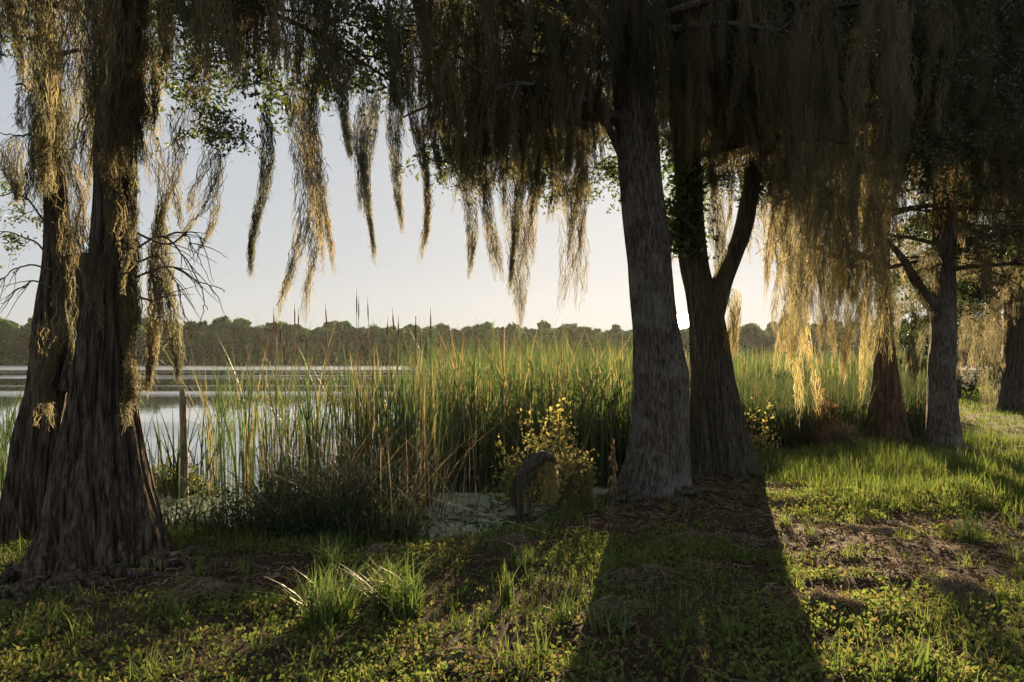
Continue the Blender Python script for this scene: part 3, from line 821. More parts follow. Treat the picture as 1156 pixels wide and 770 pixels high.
for a, b in [((243, 160), (205, 275)), ((235, 150), (212, 240)), ((250, 165), (222, 280)), ((195, 120), (188, 250)), ((205, 120), (200, 260)), ((180, 150), (175, 270))]:
    p = at(*a, 5.5); moss_bundle(g, p, (b[1] - a[1]) / F * 5.5, .12, 1.0, (b[0] - a[0]) / (b[1] - a[1]))
tag(g.obj('hanging_moss', M['moss'], smooth=False), 'grey-brown moss curtains draping the massive left cypress', 'Spanish moss', kind='stuff')
g = Geo(); curtain(g, pick(ptsC, 250), 1.0, .2, 1.0, .06, .17)
for k in range(110):
    curtain(g, [at(rng.uniform(450, 700), rng.uniform(-60, 60), rng.uniform(7.2, 8.6))], 1.0, .25, 1.0, .06, .17)
for k in range(75):
    curtain(g, [at(rng.uniform(440, 695), rng.uniform(20, 130), rng.uniform(7.4, 8.8))], 1.4, .6, 1.35, .04, .10)
for k in range(26):
    curtain(g, [at(rng.uniform(690, 742), rng.uniform(-60, 20), rng.uniform(7.55, 7.9))], 1.0, .5, 1.0, .08, .18)
tag(g.obj('hanging_moss', M['moss'], smooth=False), 'moss curtains with golden edges left of the twin trunks', 'Spanish moss', kind='stuff')
g = Geo(); curtain(g, pick(ptsD, 220), 1.0, .2, 1.0, .07, .2)
for k in range(120):
    curtain(g, [at(rng.uniform(745, 880), rng.uniform(-60, 70), rng.uniform(8.6, 10.4))], 1.0, .35, 1.0, .07, .2)
for t_, b_, Y_ in [(395, 520, 8.95), (420, 535, 8.9), (440, 540, 9.0), (400, 500, 9.1)]:
    p = at(776 + rng.normal(0, 2), t_, Y_); moss_bundle(g, p, (b_ - t_) / F * Y_, .16, 2.5)
for px, t, b in [(752, 215, 325), (758, 230, 318), (763, 205, 300), (846, 150, 300), (838, 140, 262), (852, 160, 280), (860, 170, 330), (820, 150, 260), (798, 160, 285), (812, 140, 300)]:
    p = at(px, t, 9.6); moss_bundle(g, p, (b - t) / F * 9.6, .15, 1.0)
tag(g.obj('hanging_moss', M['moss'], smooth=False), 'dark moss curtains above the forked trunk', 'Spanish moss', kind='stuff')
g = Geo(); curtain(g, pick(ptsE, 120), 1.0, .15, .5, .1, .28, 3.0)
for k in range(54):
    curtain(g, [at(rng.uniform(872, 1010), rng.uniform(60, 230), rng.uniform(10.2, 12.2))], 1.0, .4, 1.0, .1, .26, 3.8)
tag(g.obj('hanging_moss', M['moss_sunlit'], smooth=False), 'sunlit golden moss curtains in front of the reddish cypress', 'Spanish moss', kind='stuff')
g = Geo(); curtain(g, pick(ptsF, 300), 1.0, .3, 1.0, .1, .28, 3.6)
tag(g.obj('hanging_moss', M['moss'], smooth=False), 'shadowed moss curtains over the straight grey trunk at right', 'Spanish moss', kind='stuff')
g = Geo()
for p in pick(ptsG, 110): moss_bundle(g, p, rng.uniform(.8, 2.6), rng.uniform(.2, .5), 1.0)
tag(g.obj('hanging_moss', M['moss'], smooth=False), 'brownish moss hanging from the distant tree at the right edge', 'Spanish moss', kind='stuff')

# single beards that can be told apart
BEARDS = [
    (16, 153, 226, 17, 6.0, 0, 'moss', 'short stubby moss tuft dangling from a bare twig at the left edge'),
    (293, 120, 312, 14, 6.2, 0, 'moss', 'slim straight moss beard just left of the thickest beard near the left cypress'),
    (338, 95, 364, 25, 6.0, 0, 'moss', 'thickest and longest moss beard, its tip touching the treeline right of left cypress'),
    (358, 70, 312, 14, 6.3, 0, 'moss', 'narrow wispy beard just right of the thickest beard near the left cypress'),
    (389, 40, 178, 15, 6.3, 0, 'moss_pale', 'short dark wisp hanging alone beside the open sky gap between the canopies'),
    (191, 225, 434, 20, 5.55, 0, 'moss', 'ragged tan beard ending just above the lake right of the massive left trunk'),
    (166, 270, 442, 17, 5.5, 0, 'moss', 'tan beard hugging the right flank of the massive left trunk'),
    (424, 100, 296, 13, 7.6, -.05, 'moss_pale', 'pale grey wisp hanging lowest at the left rim of the central canopy'),
    (413, 112, 238, 12, 7.6, -.05, 'moss_pale', 'short pale wisp, leftmost of the central canopy against the sky'),
    (453, 60, 264, 13, 7.6, 0, 'moss_pale', 'thin pale beard second from the left rim of central canopy, ending well above the reeds'),
    (472, 70, 294, 12, 7.6, 0, 'moss', 'thin dark beard with forked tip near the left rim of the central canopy'),
    (478, -30, 74, 20, 6.8, 0, 'moss', 'stout bright beard hanging at the top edge of the photo in front of central canopy'),
    (522, 90, 316, 18, 7.8, 0, 'moss', 'broad golden beard, leftmost of the thick ones in the central canopy'),
    (555, 100, 318, 14, 7.8, 0, 'moss', 'medium beard immediately left of the longest central beard'),
    (573, 90, 384, 20, 7.8, 0, 'moss', 'longest central beard, its thread-thin tip reaching past the treeline'),
    (585, 110, 334, 13, 7.9, 0, 'moss', 'slender beard immediately right of the longest central beard'),
    (605, 120, 302, 13, 7.9, 0, 'moss', 'short golden beard midway between the two longest central beards'),
    (634, 80, 357, 20, 7.8, 0, 'moss', 'second longest central beard, thick and blunt, left of the twin trunks'),
    (656, 90, 294, 13, 7.9, 0, 'moss', 'thin beard nearest the twin trunks on their left'),
    (807, 175, 318, 13, 9.4, 0, 'moss', 'narrow beard hanging inside the fork of the dark trunk'),
    (826, 325, 402, 14, 9.45, 0, 'moss_sunlit', 'small sunlit tuft clinging to the right side of the forked trunk'),
    (882, 200, 428, 20, 10.6, 0, 'moss_sunlit', 'golden beard at the left rim of the right-hand sunlit curtains'),
    (899, 210, 424, 18, 10.8, 0, 'moss_sunlit', 'golden beard second from the left rim of the right-hand sunlit curtains'),
    (916, 220, 484, 18, 10.6, -.06, 'moss_sunlit', 'lowest golden beard with curved tip in the right-hand sunlit curtains'),
    (945, 220, 442, 22, 10.8, 0, 'moss_sunlit', 'wide golden beard left of the reddish cypress, above the rusty fern'),
    (986, 210, 470, 22, 12.0, 0, 'moss_sunlit', 'golden beard touching the left side of the reddish cypress trunk'),
    (1040, 270, 440, 20, 11.3, 0, 'moss', 'tan beard hanging between the reddish cypress and straight grey trunk'),
    (1102, 285, 418, 30, 12.6, 0, 'moss', 'broad drooping beard right of the straight grey trunk'),
    (1122, 330, 470, 20, 15.0, 0, 'moss', 'long thin beard above the lawn near the right edge'),
]
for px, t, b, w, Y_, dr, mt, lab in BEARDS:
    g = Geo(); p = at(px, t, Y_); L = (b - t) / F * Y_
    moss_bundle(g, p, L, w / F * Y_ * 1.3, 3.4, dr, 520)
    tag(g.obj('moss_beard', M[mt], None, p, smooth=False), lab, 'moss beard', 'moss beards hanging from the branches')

# ============================================================ reeds
def cattails(g, x, y, hmin, hmax, wmin=.012, wmax=.024, per=5, lean=.10, base=WZ - .15, s=6, u=None):
    x = np.repeat(x, per) + rng.normal(0, .035, len(x) * per); y = np.repeat(y, per) + rng.normal(0, .035, len(y) * per)
    n = len(x); h = rng.uniform(hmin, hmax, n) * (.82 + .36 * vn(x * .8, y * .8))
    a = rng.uniform(0, 6.28, n); b = np.abs(rng.normal(lean, lean * .8, n)) * h
    kink = rng.random(n) < .12
    t = np.linspace(0, 1, s)
    P = np.zeros((n, s, 3))
    e = np.where(kink, 4.5, 2.0)[:, None]
    P[..., 0] = x[:, None] + np.cos(a)[:, None] * (b * np.where(kink, 2.2, 1))[:, None] * t ** e
    P[..., 1] = y[:, None] + np.sin(a)[:, None] * (b * np.where(kink, 2.2, 1))[:, None] * t ** e
    P[..., 2] = base + h[:, None] * (t - np.where(kink, .28, .02)[:, None] * t ** e)
    W = rng.uniform(wmin, wmax, n)[:, None] * np.interp(t, [0, .5, .85, 1], [.8, 1, .6, .08])
    a2 = rng.uniform(0, 6.28, n)
    ribbons(g, P, W, np.stack([np.cos(a2), np.sin(a2), 0 * a2], -1), u)


def in_lake(x, y, m=.1): return y - shore(x) > m


g = Geo()
n = 3400
y = 10.2 + 30 * rng.random(n) ** 1.25; px = rng.uniform(470, 1010, n); x = (px - CX) / F * y
left = np.interp(y, [10, 13, 18, 40], [500, 480, 470, 480]) + 25 * fbm(y * .7, 0 * y, 2)
px2 = px + (left - 470) * (1 - (px - 470) / 540); x = (px2 - CX) / F * y
ok = in_lake(x, y, .4) & (vn(x * .9 + 3, y * .9) > .27) & (px2 < np.interp(y, [10, 14, 40], [800, 840, 1010]))
ok &= ~((CX + F * x / y > 650) & (y > 12.6) & (rng.random(n) > .3))
x, y = x[ok], y[ok]
hs = np.interp(CX + F * x / y, [700, 820, 900], [1.0, .72, .6])
for lo, hi in ((0, .8), (.8, 1.1)):
    k = (hs > lo) & (hs <= hi)
    f = .68 if lo == 0 else 1
    cattails(g, x[k], y[k], 1.1 * f, 2.45 * f, .010, .020, 4, .13)
    cattails(g, x[k], y[k], .5 * f, 1.5 * f, .013, .024, 4, .2)
y = rng.uniform(8.2, 15, 230); px = 505 - 270 * rng.random(230) ** 1.4; x = (px - CX) / F * y
cattails(g, x, y, 1.1, 2.5, .008, .016, 3, .16)
y = rng.uniform(9.6, 11.8, 330); px = rng.uniform(498, 720, 330); x = (px - CX) / F * y
cattails(g, x, y, 1.0, 2.4, .014, .028, 3, .2)
tag(g.obj('reeds', M['reed'], smooth=False), 'dense green cattail bed standing in the lake left of the twin trunks', 'reeds', kind='stuff')
g = Geo(); n = 2600
y = rng.uniform(26, 60, n); px = rng.uniform(500, 1060, n); x = (px - CX) / F * y
ok = in_lake(x, y, .3) & ((px > 640) | (rng.random(n) < .35)); x, y = x[ok], y[ok]
cattails(g, x, y, 1.5, 2.5, .035, .06, 3, .12)
tag(g.obj('reeds', M['reed'], smooth=False), 'distant strip of reeds far out behind the twin trunks and golden moss', 'reeds', kind='stuff')
# weeds right of D
g = Geo()
n = 3600; y = rng.uniform(11.5, 20, n); px = rng.uniform(825, 1110, n); x = (px - CX) / F * y
ok = y - shore(x) > -1.2
ok &= y > 11.6
cattails(g, x[ok], y[ok], .55, 1.35, .012, .022, 5, .16, -.1)
tag(g.obj('waterside_sedge', M['reed_dark'], smooth=False), 'lower dark green sedge filling the bank right of the forked trunk', 'sedge', kind='stuff')

# clumps on the left that can be told apart
def clump(name, label, spots, hmin, hmax, per, mat, spikes=0, lean=.1, cat='cattails', w=(.014, .028)):
    c = np.mean(spots, 0)
    t = thing(name, (c[0], c[1], WZ), label, cat, 'cattail clumps by the left bank')
    g = Geo(); sp = np.array(spots)
    cattails(g, sp[:, 0], sp[:, 1], hmin, hmax, w[0], w[1], per, lean)
    g.obj('leaves', M[mat], t, smooth=False)
    if spikes:
        for k in range(spikes):
            g = Geo(); g2 = Geo()
            x_, y_ = sp[rng.integers(len(sp))] + rng.normal(0, .06, 2)
            h = rng.uniform(hmax * .85, hmax * 1.12); dx = rng.normal(0, .06, 2)
            P = np.array([[x_, y_, WZ - .1], [x_ + dx[0] * .4, y_ + dx[1] * .4, WZ + h * .5], [x_ + dx[0], y_ + dx[1], WZ + h]])
            tube(g, smooth_path(P, 8), np.linspace(.006, .003, 8), 5)
            q = P[2] + (P[1] - P[2]) * .06; q2 = P[2] + (P[1] - P[2]) * .24
            tube(g2, np.linspace(q2, q, 6), [.003, .007, .008, .008, .007, .003], 7)
            so_ = g.obj('stem', M['deadreed'], t); g2.obj('seed_head', M['spike'], so_)
    return t


def spots(px0, px1, y0, y1, n):
    y = rng.uniform(y0, y1, n); px = np.clip(rng.normal((px0 + px1) / 2, (px1 - px0) / 3.6, n), px0, px1); x = (px - CX) / F * y
    return list(np.stack([x, y], -1))


clump('cattail_clump', 'tall tight cattail clump rooted in the duckweed, nearest to the open water patch', spots(432, 492, 7.3, 8.2, 30), 1.5, 2.15, 4, 'reed', 5)
clump('cattail_clump', 'dense yellow-green cattail clump just left of the tight clump in the duckweed', spots(385, 470, 7.8, 9.3, 44), 1.6, 2.3, 4, 'reed', 8)
clump('cattail_clump', 'loose cattail clump before the bright water, middle of the left stand', spots(318, 400, 7.4, 9.2, 13), 1.5, 2.25, 4, 'reed', 6)
clump('cattail_clump', 'thin cattail clump with sky-high tips, nearest to the left cypress in the stand', spots(236, 330, 7.2, 9.0, 12), 1.4, 2.2, 4, 'reed', 6)
clump('cattail_clump', 'sparse short rushes in the shining water right of the left cypress', spots(150, 236, 8.0, 9.5, 26), .7, 1.3, 3, 'reed_dark', 0, .2)
clump('cattail_clump', 'low rushes at the far left edge behind the leaning cypress', spots(-30, 30, 7.5, 9.5, 30), .8, 1.6, 4, 'reed_dark', 0, .15)
# islet weeds
t = thing('weedy_islet', tuple(at(200, 552, 8.6)), 'low leafy islet of weeds in the water beside the left cypress', 'weeds')
g = Geo(); n = 1600
px = rng.normal(198, 22, n); Y_ = rng.uniform(8.5, 9.1, n); x = (px - CX) / F * Y_
z = WZ + rng.random(n) ** 1.5 * .32 * np.clip(1.2 - ((px - 198) / 40) ** 2, .1, 1)
leaves(g, np.stack([x, Y_, z], -1), rng.uniform(.03, .07, n), .55, up=.4); g.obj('leaves', M['weed'], t, smooth=False)
g = Geo(); n = 120
px = rng.normal(198, 20, n); Y_ = rng.uniform(8.5, 9.1, n); x = (px - CX) / F * Y_
blades(g, x, Y_, np.full(n, WZ), rng.uniform(.2, .5, n), .01); g.obj('blades', M['deadreed'], t, smooth=False)

g = Geo(); n = 2600
x = rng.uniform(-3.4, 2.2, n); y = shore(x) + np.abs(rng.normal(0, .9, n)); kk = vn(x * 2.1, y * 3) > .35; x, y = x[kk], y[kk]; n = len(x)
a = rng.uniform(0, 6.28, n); l = rng.uniform(.015, .05, n)
dx, dy = np.cos(a) * l, np.sin(a) * l
V = np.stack([np.stack([x - dx, y - dy, 0 * x + WZ + .006], -1), np.stack([x + dy * .5, y - dx * .5, 0 * x + WZ + .012], -1), np.stack([x + dx, y + dy, 0 * x + WZ + .006], -1), np.stack([x - dy * .5, y + dx * .5, 0 * x + WZ + .012], -1)], 1)
U = np.zeros((n, 4, 2)); U[..., 0] = rng.random(n)[:, None]
g.add(V, np.arange(n * 4).reshape(n, 4), U=U)
tag(g.obj('floating_leaves', M['reed_dark'], smooth=False), 'small dark leaves and scraps floating on the duckweed', 'water plants', kind='stuff')

# undergrowth between the left clumps and the bank
g = Geo(); n = 300
x = -1.95 + .45 * rng.normal(size=n); y = shore(x) + rng.uniform(-.2, .8, n); kk = vn(x * 2.5, y * 2.5) > .38; x, y = x[kk], y[kk]
cattails(g, x, y, .2, .95, .010, .02, 4, .35, -.15)
x = rng.uniform(-3.6, -.9, 120); y = shore(x) + rng.uniform(-.2, .15, 120)
cattails(g, x, y, .2, .5, .008, .014, 7, .3, -.15)
n = 5000; x = np.where(rng.random(n) < .7, -1.8 + .6 * rng.normal(size=n), rng.uniform(-3.3, -.9, n)); y = shore(x) + rng.uniform(-.35, .5, n)
z = np.maximum(height(x, y), WZ) + rng.random(n) ** 1.6 * .55 * (.3 + vn(x * 2.2, y * 2.2))
leaves(g, np.stack([x, y, z], -1), rng.uniform(.025, .06, n), .5, up=.3)
tag(g.obj('undergrowth', M['reed_dark'], smooth=False), 'tangled dark green undergrowth along the left waterline', 'undergrowth', kind='stuff')
g = Geo(); n = 190
x = -1.6 + .5 * rng.normal(size=n); y = shore(x) + rng.uniform(-.1, .9, n)
cattails(g, x, y, .5, 1.3, .006, .012, 2, .45, -.2)
tag(g.obj('dead_stems', M['deadreed'], smooth=False), 'tangle of dry brown stems in the left undergrowth', 'dead stems', kind='stuff')
# fallen branch in the undergrowth
t = thing('fallen_branch', tuple(at(415, 560, 7.3)), 'forked grey dead branch caught in the left undergrowth', 'branch')
g = Geo()
for pts in [[(375, 520), (392, 545), (410, 560), (432, 575)], [(405, 520), (408, 540), (415, 562)], [(420, 535), (416, 552), (412, 562), (400, 580)], [(335, 525), (360, 535), (392, 545)]]:
    tube(g, smooth_path([at(*p, 7.2) for p in pts], 12), np.linspace(.014, .006, 12), 6, .3)
g.obj('branch', M['deadwood'], t)
# stake
t = at(207, 530, 8.4); g = Geo()
tube(g, smooth_path([[t[0], 8.4, WZ - .3], [t[0] + .01, 8.4, .35], at(206, 440, 8.4)], 24), np.linspace(.055, .035, 24), 12, .25, 6)
tag(g.obj('wooden_stake', M['deadwood'], None, (t[0], 8.4, WZ)), 'weathered brown stake standing in the water right of the left cypress', 'stake')

# ============================================================ shrubs and plants
def shrub(name, label, cat, base, stems, nleaf, size, mat, spread=.05, asp=.6):
    t = thing(name, tuple(base), label, cat)
    g = Geo(); gl = Geo()
    for tip in stems:
        mid = (np.asarray(base) + tip) / 2 + rng.normal(0, .06, 3)
        P = smooth_path([base, mid, tip], 10); tube(g, P, np.linspace(.009, .003, 10), 5)
        i = rng.integers(3, 10, nleaf); c = P[i] + rng.normal(0, spread, (nleaf, 3))
        leaves(gl, c, rng.uniform(.6, 1.3, nleaf) * size, asp, up=.2)
    g.obj('stem', M['twig'], t); gl.obj('leaves', M[mat], t, smooth=False)
    return t


b = at(628, 578, 8.1)
tips = [at(px, py, 7.5) for px, py in [(600, 500), (615, 505), (586, 512), (630, 512), (640, 530), (650, 515)]] + [at(px, py, 8.1 + rng.normal(0, .12)) for px, py in [(566, 505), (572, 525), (590, 475), (600, 490), (612, 500), (620, 470), (632, 462), (640, 480), (634, 500), (645, 500), (655, 510), (664, 520), (650, 530), (625, 520), (640, 540), (585, 535), (575, 550), (660, 545), (632, 472), (610, 520)]]
shrub('golden_shrub', 'sunlit yellow-leaved shrub on the bank behind the arched stump', 'shrub', b, tips, 110, .06, 'shrub', .07)
b = at(580, 572, 7.6)
tips = [at(px, py, 7.6 + rng.normal(0, .1)) for px, py in [(565, 535), (575, 520), (590, 530), (598, 545), (560, 550), (585, 545)]]
shrub('leafy_bush', 'small green leafy bush left of the arched stump', 'bush', b, tips, 60, .05, 'weed', .06)
b = at(693, 560, 7.9)
t = thing('dry_plant', tuple(b), 'upright dry tan plant with drooping leaves leaning on the grey trunk', 'dried plant')
g = Geo(); tube(g, smooth_path([b, at(694, 525, 7.9), at(692, 495, 7.9)], 10), np.linspace(.014, .004, 10), 6); g.obj('stem', M['deadwood'], t)
g = Geo(); n = 46
tt = rng.random(n); r0 = b[None] + (at(692, 497, 7.9) - b)[None] * tt[:, None]
d = unit(n); d[:, 2] = -np.abs(d[:, 2]) * .8 - .5; l = rng.uniform(.06, .2, n) * (1.15 - tt)
P = np.stack([r0, r0 + d * l[:, None] * .5 + [0, 0, .03], r0 + d * l[:, None]], 1)
ribbons(g, P, np.repeat([[.015, .035, .006]], n, 0), np.cross(d, [0, 0, 1.]) + .01); g.obj('leaves', M['dryleaf'], t, smooth=False)
b = at(858, 512, 11.2)
tips = [at(px, py, 11.2 + rng.normal(0, .2)) for px, py in [(846, 470), (850, 460), (860, 478), (868, 490), (842, 485), (872, 500), (855, 495), (866, 455), (880, 505), (848, 500)]]
shrub('flowering_shrub', 'yellow-leaved shrub glowing right of the forked trunk', 'shrub', b, tips, 45, .06, 'shrub', .07)
b = at(930, 500, 12.0)
tips = [at(px, py, 12 + rng.normal(0, .2)) for px, py in [(920, 440), (928, 432), (936, 445), (925, 460), (934, 470), (918, 465), (940, 458), (930, 450)]]
shrub('rusty_fern', 'rust-brown withered fern under the golden moss', 'fern', b, tips, 50, .07, 'redleaf', .07, .35)
# shaggy mound of dead grass
b = at(945, 510, 11.4); b[2] = height(b[0], b[1])
g = Geo(); n = 900
a = rng.uniform(0, 6.28, n); r = np.sqrt(rng.random(n)) * .42
blades(g, b[0] + np.cos(a) * r * .6, b[1] + np.sin(a) * r * .6, b[2] + .25 * (1 - (r / .42) ** 2), rng.uniform(.15, .4, n), .012, 1.1, 5)
tag(g.obj('grass_mound', M['deadreed'], None, b, smooth=False), 'shaggy brown mound of withered grass left of the reddish cypress', 'dead grass')

# tussocks
def tussock(px, py, h, n, label, r=.09, bend=.45, w=(.007, .013)):
    Y_ = CAMZ * F / (py - HY); p = at(px, py, Y_); z0 = float(height(p[0], p[1])); p[2] = z0
    g = Geo(); a = rng.uniform(0, 6.28, n); rr = r * np.sqrt(rng.random(n))
    blades(g, p[0] + rr * np.cos(a), p[1] + rr * np.sin(a), np.full(n, z0 - .01), rng.uniform(.45, 1.1, n) * h, rng.uniform(*w, n), bend, 6)
    tag(g.obj('grass_tussock', M['tussock'], None, p, smooth=False), label, 'grass tussock', 'grass tussocks on the bank')


tussock(372, 700, .42, 190, 'tall bright grass tussock, left of the pair near the left undergrowth', .16, .5, (.009, .017))
tussock(448, 692, .40, 190, 'tall bright grass tussock, right of the pair near the left undergrowth', .16, .5, (.009, .017))
tussock(372, 640, .30, 70, 'slim grass tussock behind the bright pair', .08)
tussock(571, 680, .28, 50, 'narrow upright grass tuft in the middle of the foreground', .04, .2)
tussock(640, 700, .26, 36, 'spreading thin-bladed grass tuft right of the upright middle tuft', .05, .7)
tussock(1096, 612, .34, 90, 'isolated sunlit grass tussock on bare soil at right', .09, .3)
tussock(1042, 772, .24, 12, 'few broad blades at the bottom edge of photo, right side', .04, .5, (.012, .02))
tussock(992, 775, .2, 10, 'sparse thin blades at the bottom edge, left of the broad blades', .04, .3)
tussock(590, 640, .2, 60, 'low soft grass clump below the arched stump', .1, .5)
tussock(690, 715, .18, 60, 'low grass clump in shade below the grey trunk', .12, .5)

# fallen moss heaps
def heap(px, py, w, d, h, label, mat='moss_dead', n=420):
    Y_ = CAMZ * F / (py - HY); p = at(px, py, Y_); z0 = float(height(p[0], p[1])); p[2] = z0
    g = Geo()
    ll = np.sqrt(rng.random(n)); a = rng.uniform(0, 6.28, n)
    X = ll * np.cos(a); Yy = ll * np.sin(a)
    s = 6; P = np.zeros((n, s, 3)); ang = rng.uniform(0, 6.28, n)
    cx, cy = X.copy(), Yy.copy()
    for k in range(s):
        rr = np.clip(1 - cx ** 2 - cy ** 2, 0, 1)
        P[:, k, 0] = p[0] + cx * w; P[:, k, 1] = p[1] + cy * d
        P[:, k, 2] = height(P[:, k, 0], P[:, k, 1]) + h * rr * (.6 + .7 * vn(cx * 2 + px, cy * 2)) * rng.uniform(.3, 1, n) + .006
        ang = ang + rng.normal(0, .8, n); st = .035
        cx = cx + np.cos(ang) * st / w * .8; cy = cy + np.sin(ang) * st / d * .8
    ribbons(g, P, np.repeat(rng.uniform(.004, .010, n)[:, None], s, 1), unit(n))
    tag(g.obj('fallen_moss', M[mat], None, p, smooth=False), label, 'fallen moss', 'heaps of fallen moss on the bank')


heap(580, 606, .22, .12, .07, 'small tan moss heap just below the arched stump')
heap(720, 657, .34, .16, .10, 'pale grey moss heap lying in shade below the grey trunk')
heap(930, 692, .30, .14, .12, 'grey moss heap, largest on the right foreground grass', n=600)
heap(1010, 702, .34, .08, .05, 'long thin tan moss strip right of the large grey heap')
heap(1090, 675, .26, .14, .14, 'domed brown moss heap at the lower right', n=600)
heap(800, 612, .55, .16, .08, 'wide grey moss drift at the foot of the twin trunks', n=700)
heap(430, 622, .2, .12, .09, 'dark brown heap by the left waterline under the tight cattails')
heap(238, 672, .3, .14, .09, 'brown moss heap right of the massive left trunk')
heap(905, 570, .4, .12, .06, 'tan moss drift on bare soil right of the forked trunk')
heap(990, 598, .35, .12, .06, 'reddish-lit moss drift midway along the bare soil at right')
heap(520, 745, .22, .1, .06, 'golden-lit tan moss patch at the bottom middle')
heap(690, 690, .22, .1, .06, 'faint grey moss patch left of the shady grass clump')
heap(610, 742, .14, .07, .06, 'small dark mound at the bottom middle right of the golden patch')

# cypress knee
p = at(771, 585, 7.3); z0 = float(height(p[0], p[1]))
g, _, _ = trunk_geo([(771, 592, 26), (771, 580, 22), (772, 570, 18), (771, 563, 13), (771, 560, 5)], 7.25, 40, 24, None, .2, 5)
tag(g.obj('cypress_knee', M['grey_mossy'], None, (p[0], 7.25, z0)), 'stubby rounded root knob in front of the grey trunk', 'root knob')
# pale branch on the ground at right
t = thing('fallen_branch', tuple(at(1120, 512, 11.3)), 'pale bare branch lying on the soil edge by the lawn', 'branch')
g = Geo()
P = smooth_path([at(1088, 516, 11.3), at(1105, 512, 11.3), at(1125, 513, 11.25), at(1150, 508, 11.2), at(1170, 512, 11.2)], 18); P[:, 2] = height(P[:, 0], P[:, 1]) + .05
tube(g, P, np.linspace(.03, .018, 18), 8, .3); g.obj('branch', M['deadwood'], t)
t = thing('fallen_branch', tuple(at(930, 530, 10)), 'thin crooked branch on the ground right of the forked trunk', 'branch')
g = Geo()
P = smooth_path([at(860, 527, 10.1), at(880, 532, 9.8), at(905, 530, 9.7), at(930, 538, 9.4)], 18); P[:, 2] = height(P[:, 0], P[:, 1]) + .03
tube(g, P, np.linspace(.028, .012, 18), 8, .4); g.obj('branch', M['deadwood'], t)

# ============================================================ bent stem draped in moss, in front of the shrub
sY = 7.0
bp = at(590, 588, sY); bp[2] = float(height(bp[0], sY))
stump = thing('mossy_stump', tuple(bp), 'arched dead stump shaggy with grey-brown moss in front of the golden shrub', 'stump')
g = Geo()
PP = smooth_path([bp - [0, 0, .08], at(586, 566, sY), at(589, 546, sY), at(599, 528, sY), at(609, 517, sY), at(620, 516, sY), at(631, 523, sY)], 34)
tube(g, PP, np.interp(np.linspace(0, 1, 34), [0, .15, .35, .55, .8, .9, 1], [.03, .05, .085, .085, .045, .035, .010]), 18, .45, 9)
g.obj('stem', M['grey_mossy'], stump)
g = Geo(); tube(g, smooth_path([at(588, 562, sY), at(581, 567, sY), at(573, 566, sY)], 12), np.linspace(.03, .010, 12), 8, .3); g.obj('side_branch', M['grey_mossy'], stump)
g = Geo(); tube(g, smooth_path([at(592, 555, sY + .03), at(597, 572, sY + .03), at(599, 590, sY + .03)], 12), np.linspace(.03, .022, 12), 8, .3); g.obj('side_branch', M['grey_mossy'], stump)
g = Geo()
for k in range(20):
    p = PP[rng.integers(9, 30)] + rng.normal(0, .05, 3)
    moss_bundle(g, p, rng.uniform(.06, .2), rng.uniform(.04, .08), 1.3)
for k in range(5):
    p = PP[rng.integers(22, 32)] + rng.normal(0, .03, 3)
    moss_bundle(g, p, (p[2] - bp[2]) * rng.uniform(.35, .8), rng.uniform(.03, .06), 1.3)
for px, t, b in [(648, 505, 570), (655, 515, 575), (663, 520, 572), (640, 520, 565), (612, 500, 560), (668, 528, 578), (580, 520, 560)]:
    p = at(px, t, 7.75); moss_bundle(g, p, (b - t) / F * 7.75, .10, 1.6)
tag(g.obj('hanging_moss', M['moss_sunlit'], None, bp, smooth=False), 'short shaggy moss draped over the arched stump and golden shrub beside the duckweed', 'Spanish moss', kind='stuff')

# ============================================================ far woods and back trees
g = Geo()
wx = np.arange(-330, 330, 3.3)
for x0 in wx:
    for row in range(2):
        x = x0 + rng.normal(0, 1.4); y = FARY + 6 + row * 9 + rng.uniform(-3, 3)
        px = CX + F * x / y
        ty = np.interp(px, [-200, 0, 200, 330, 480, 560, 620, 700, 850, 1000, 1400], [358, 360, 364, 366, 371, 367, 370, 373, 369, 365, 350]) + rng.normal(0, 3.0) - 11 * fbm(x * .06 + 50 * row, 3.0 + 0 * x, 3) - (2 if row else -3) - (4 if rng.random() < .06 else 0)
        zt = CAMZ + (HY - ty) / F * y; rw = rng.uniform(2.2, 4.0)
        for lobe in range(5):
            cz = zt * (1 - .42 * rng.random() - .12) if lobe else zt - 1.6
            c = np.array([x + rng.normal(0, rw * .45), y + rng.normal(0, rw * .4), cz]); k = 75
            leaves(g, c + unit(40) * (rng.random(40) ** .5)[:, None] * np.array([rw * .5, rw * .5, 1.2]), rng.uniform(1.2, 2.2, 40), .9)
            d = unit(k) * (rng.random(k) ** .4)[:, None] * np.array([rw * .62, rw * .6, 1.7])
            leaves(g, c + d, rng.uniform(.35, .95, k), .8)
        k = 90
        c = np.stack([x + rng.normal(0, 2.2, k), y - rng.uniform(0, 4, k), WZ + .2 + rng.random(k) * zt * .55], -1)
        leaves(g, c, rng.uniform(.4, 1.0, k), .7)
        k = 90; c = np.stack([x + rng.normal(0, 2.4, k), y + rng.uniform(-2, 3, k), WZ + rng.random(k) * zt * .8], -1); leaves(g, c, rng.uniform(1.4, 2.6, k), .9)
tag(g.obj('far_woods', M['woods'], smooth=False), 'band of dense dark woods along the far shore', 'woods', kind='stuff')
g = Geo()
for x in np.arange(-330, 330, .8):
    k = 8; xx = x + rng.normal(0, .5, k)
    leaves(g, np.stack([xx, FARY + rng.uniform(-2.5, 2, k), WZ + rng.uniform(.1, 1.4, k)], -1), rng.uniform(.4, .9, k), .5, up=.6)
tag(g.obj('far_reeds', M['reed'], smooth=False), 'pale strip of reeds edging the far shore', 'reeds', kind='stuff')

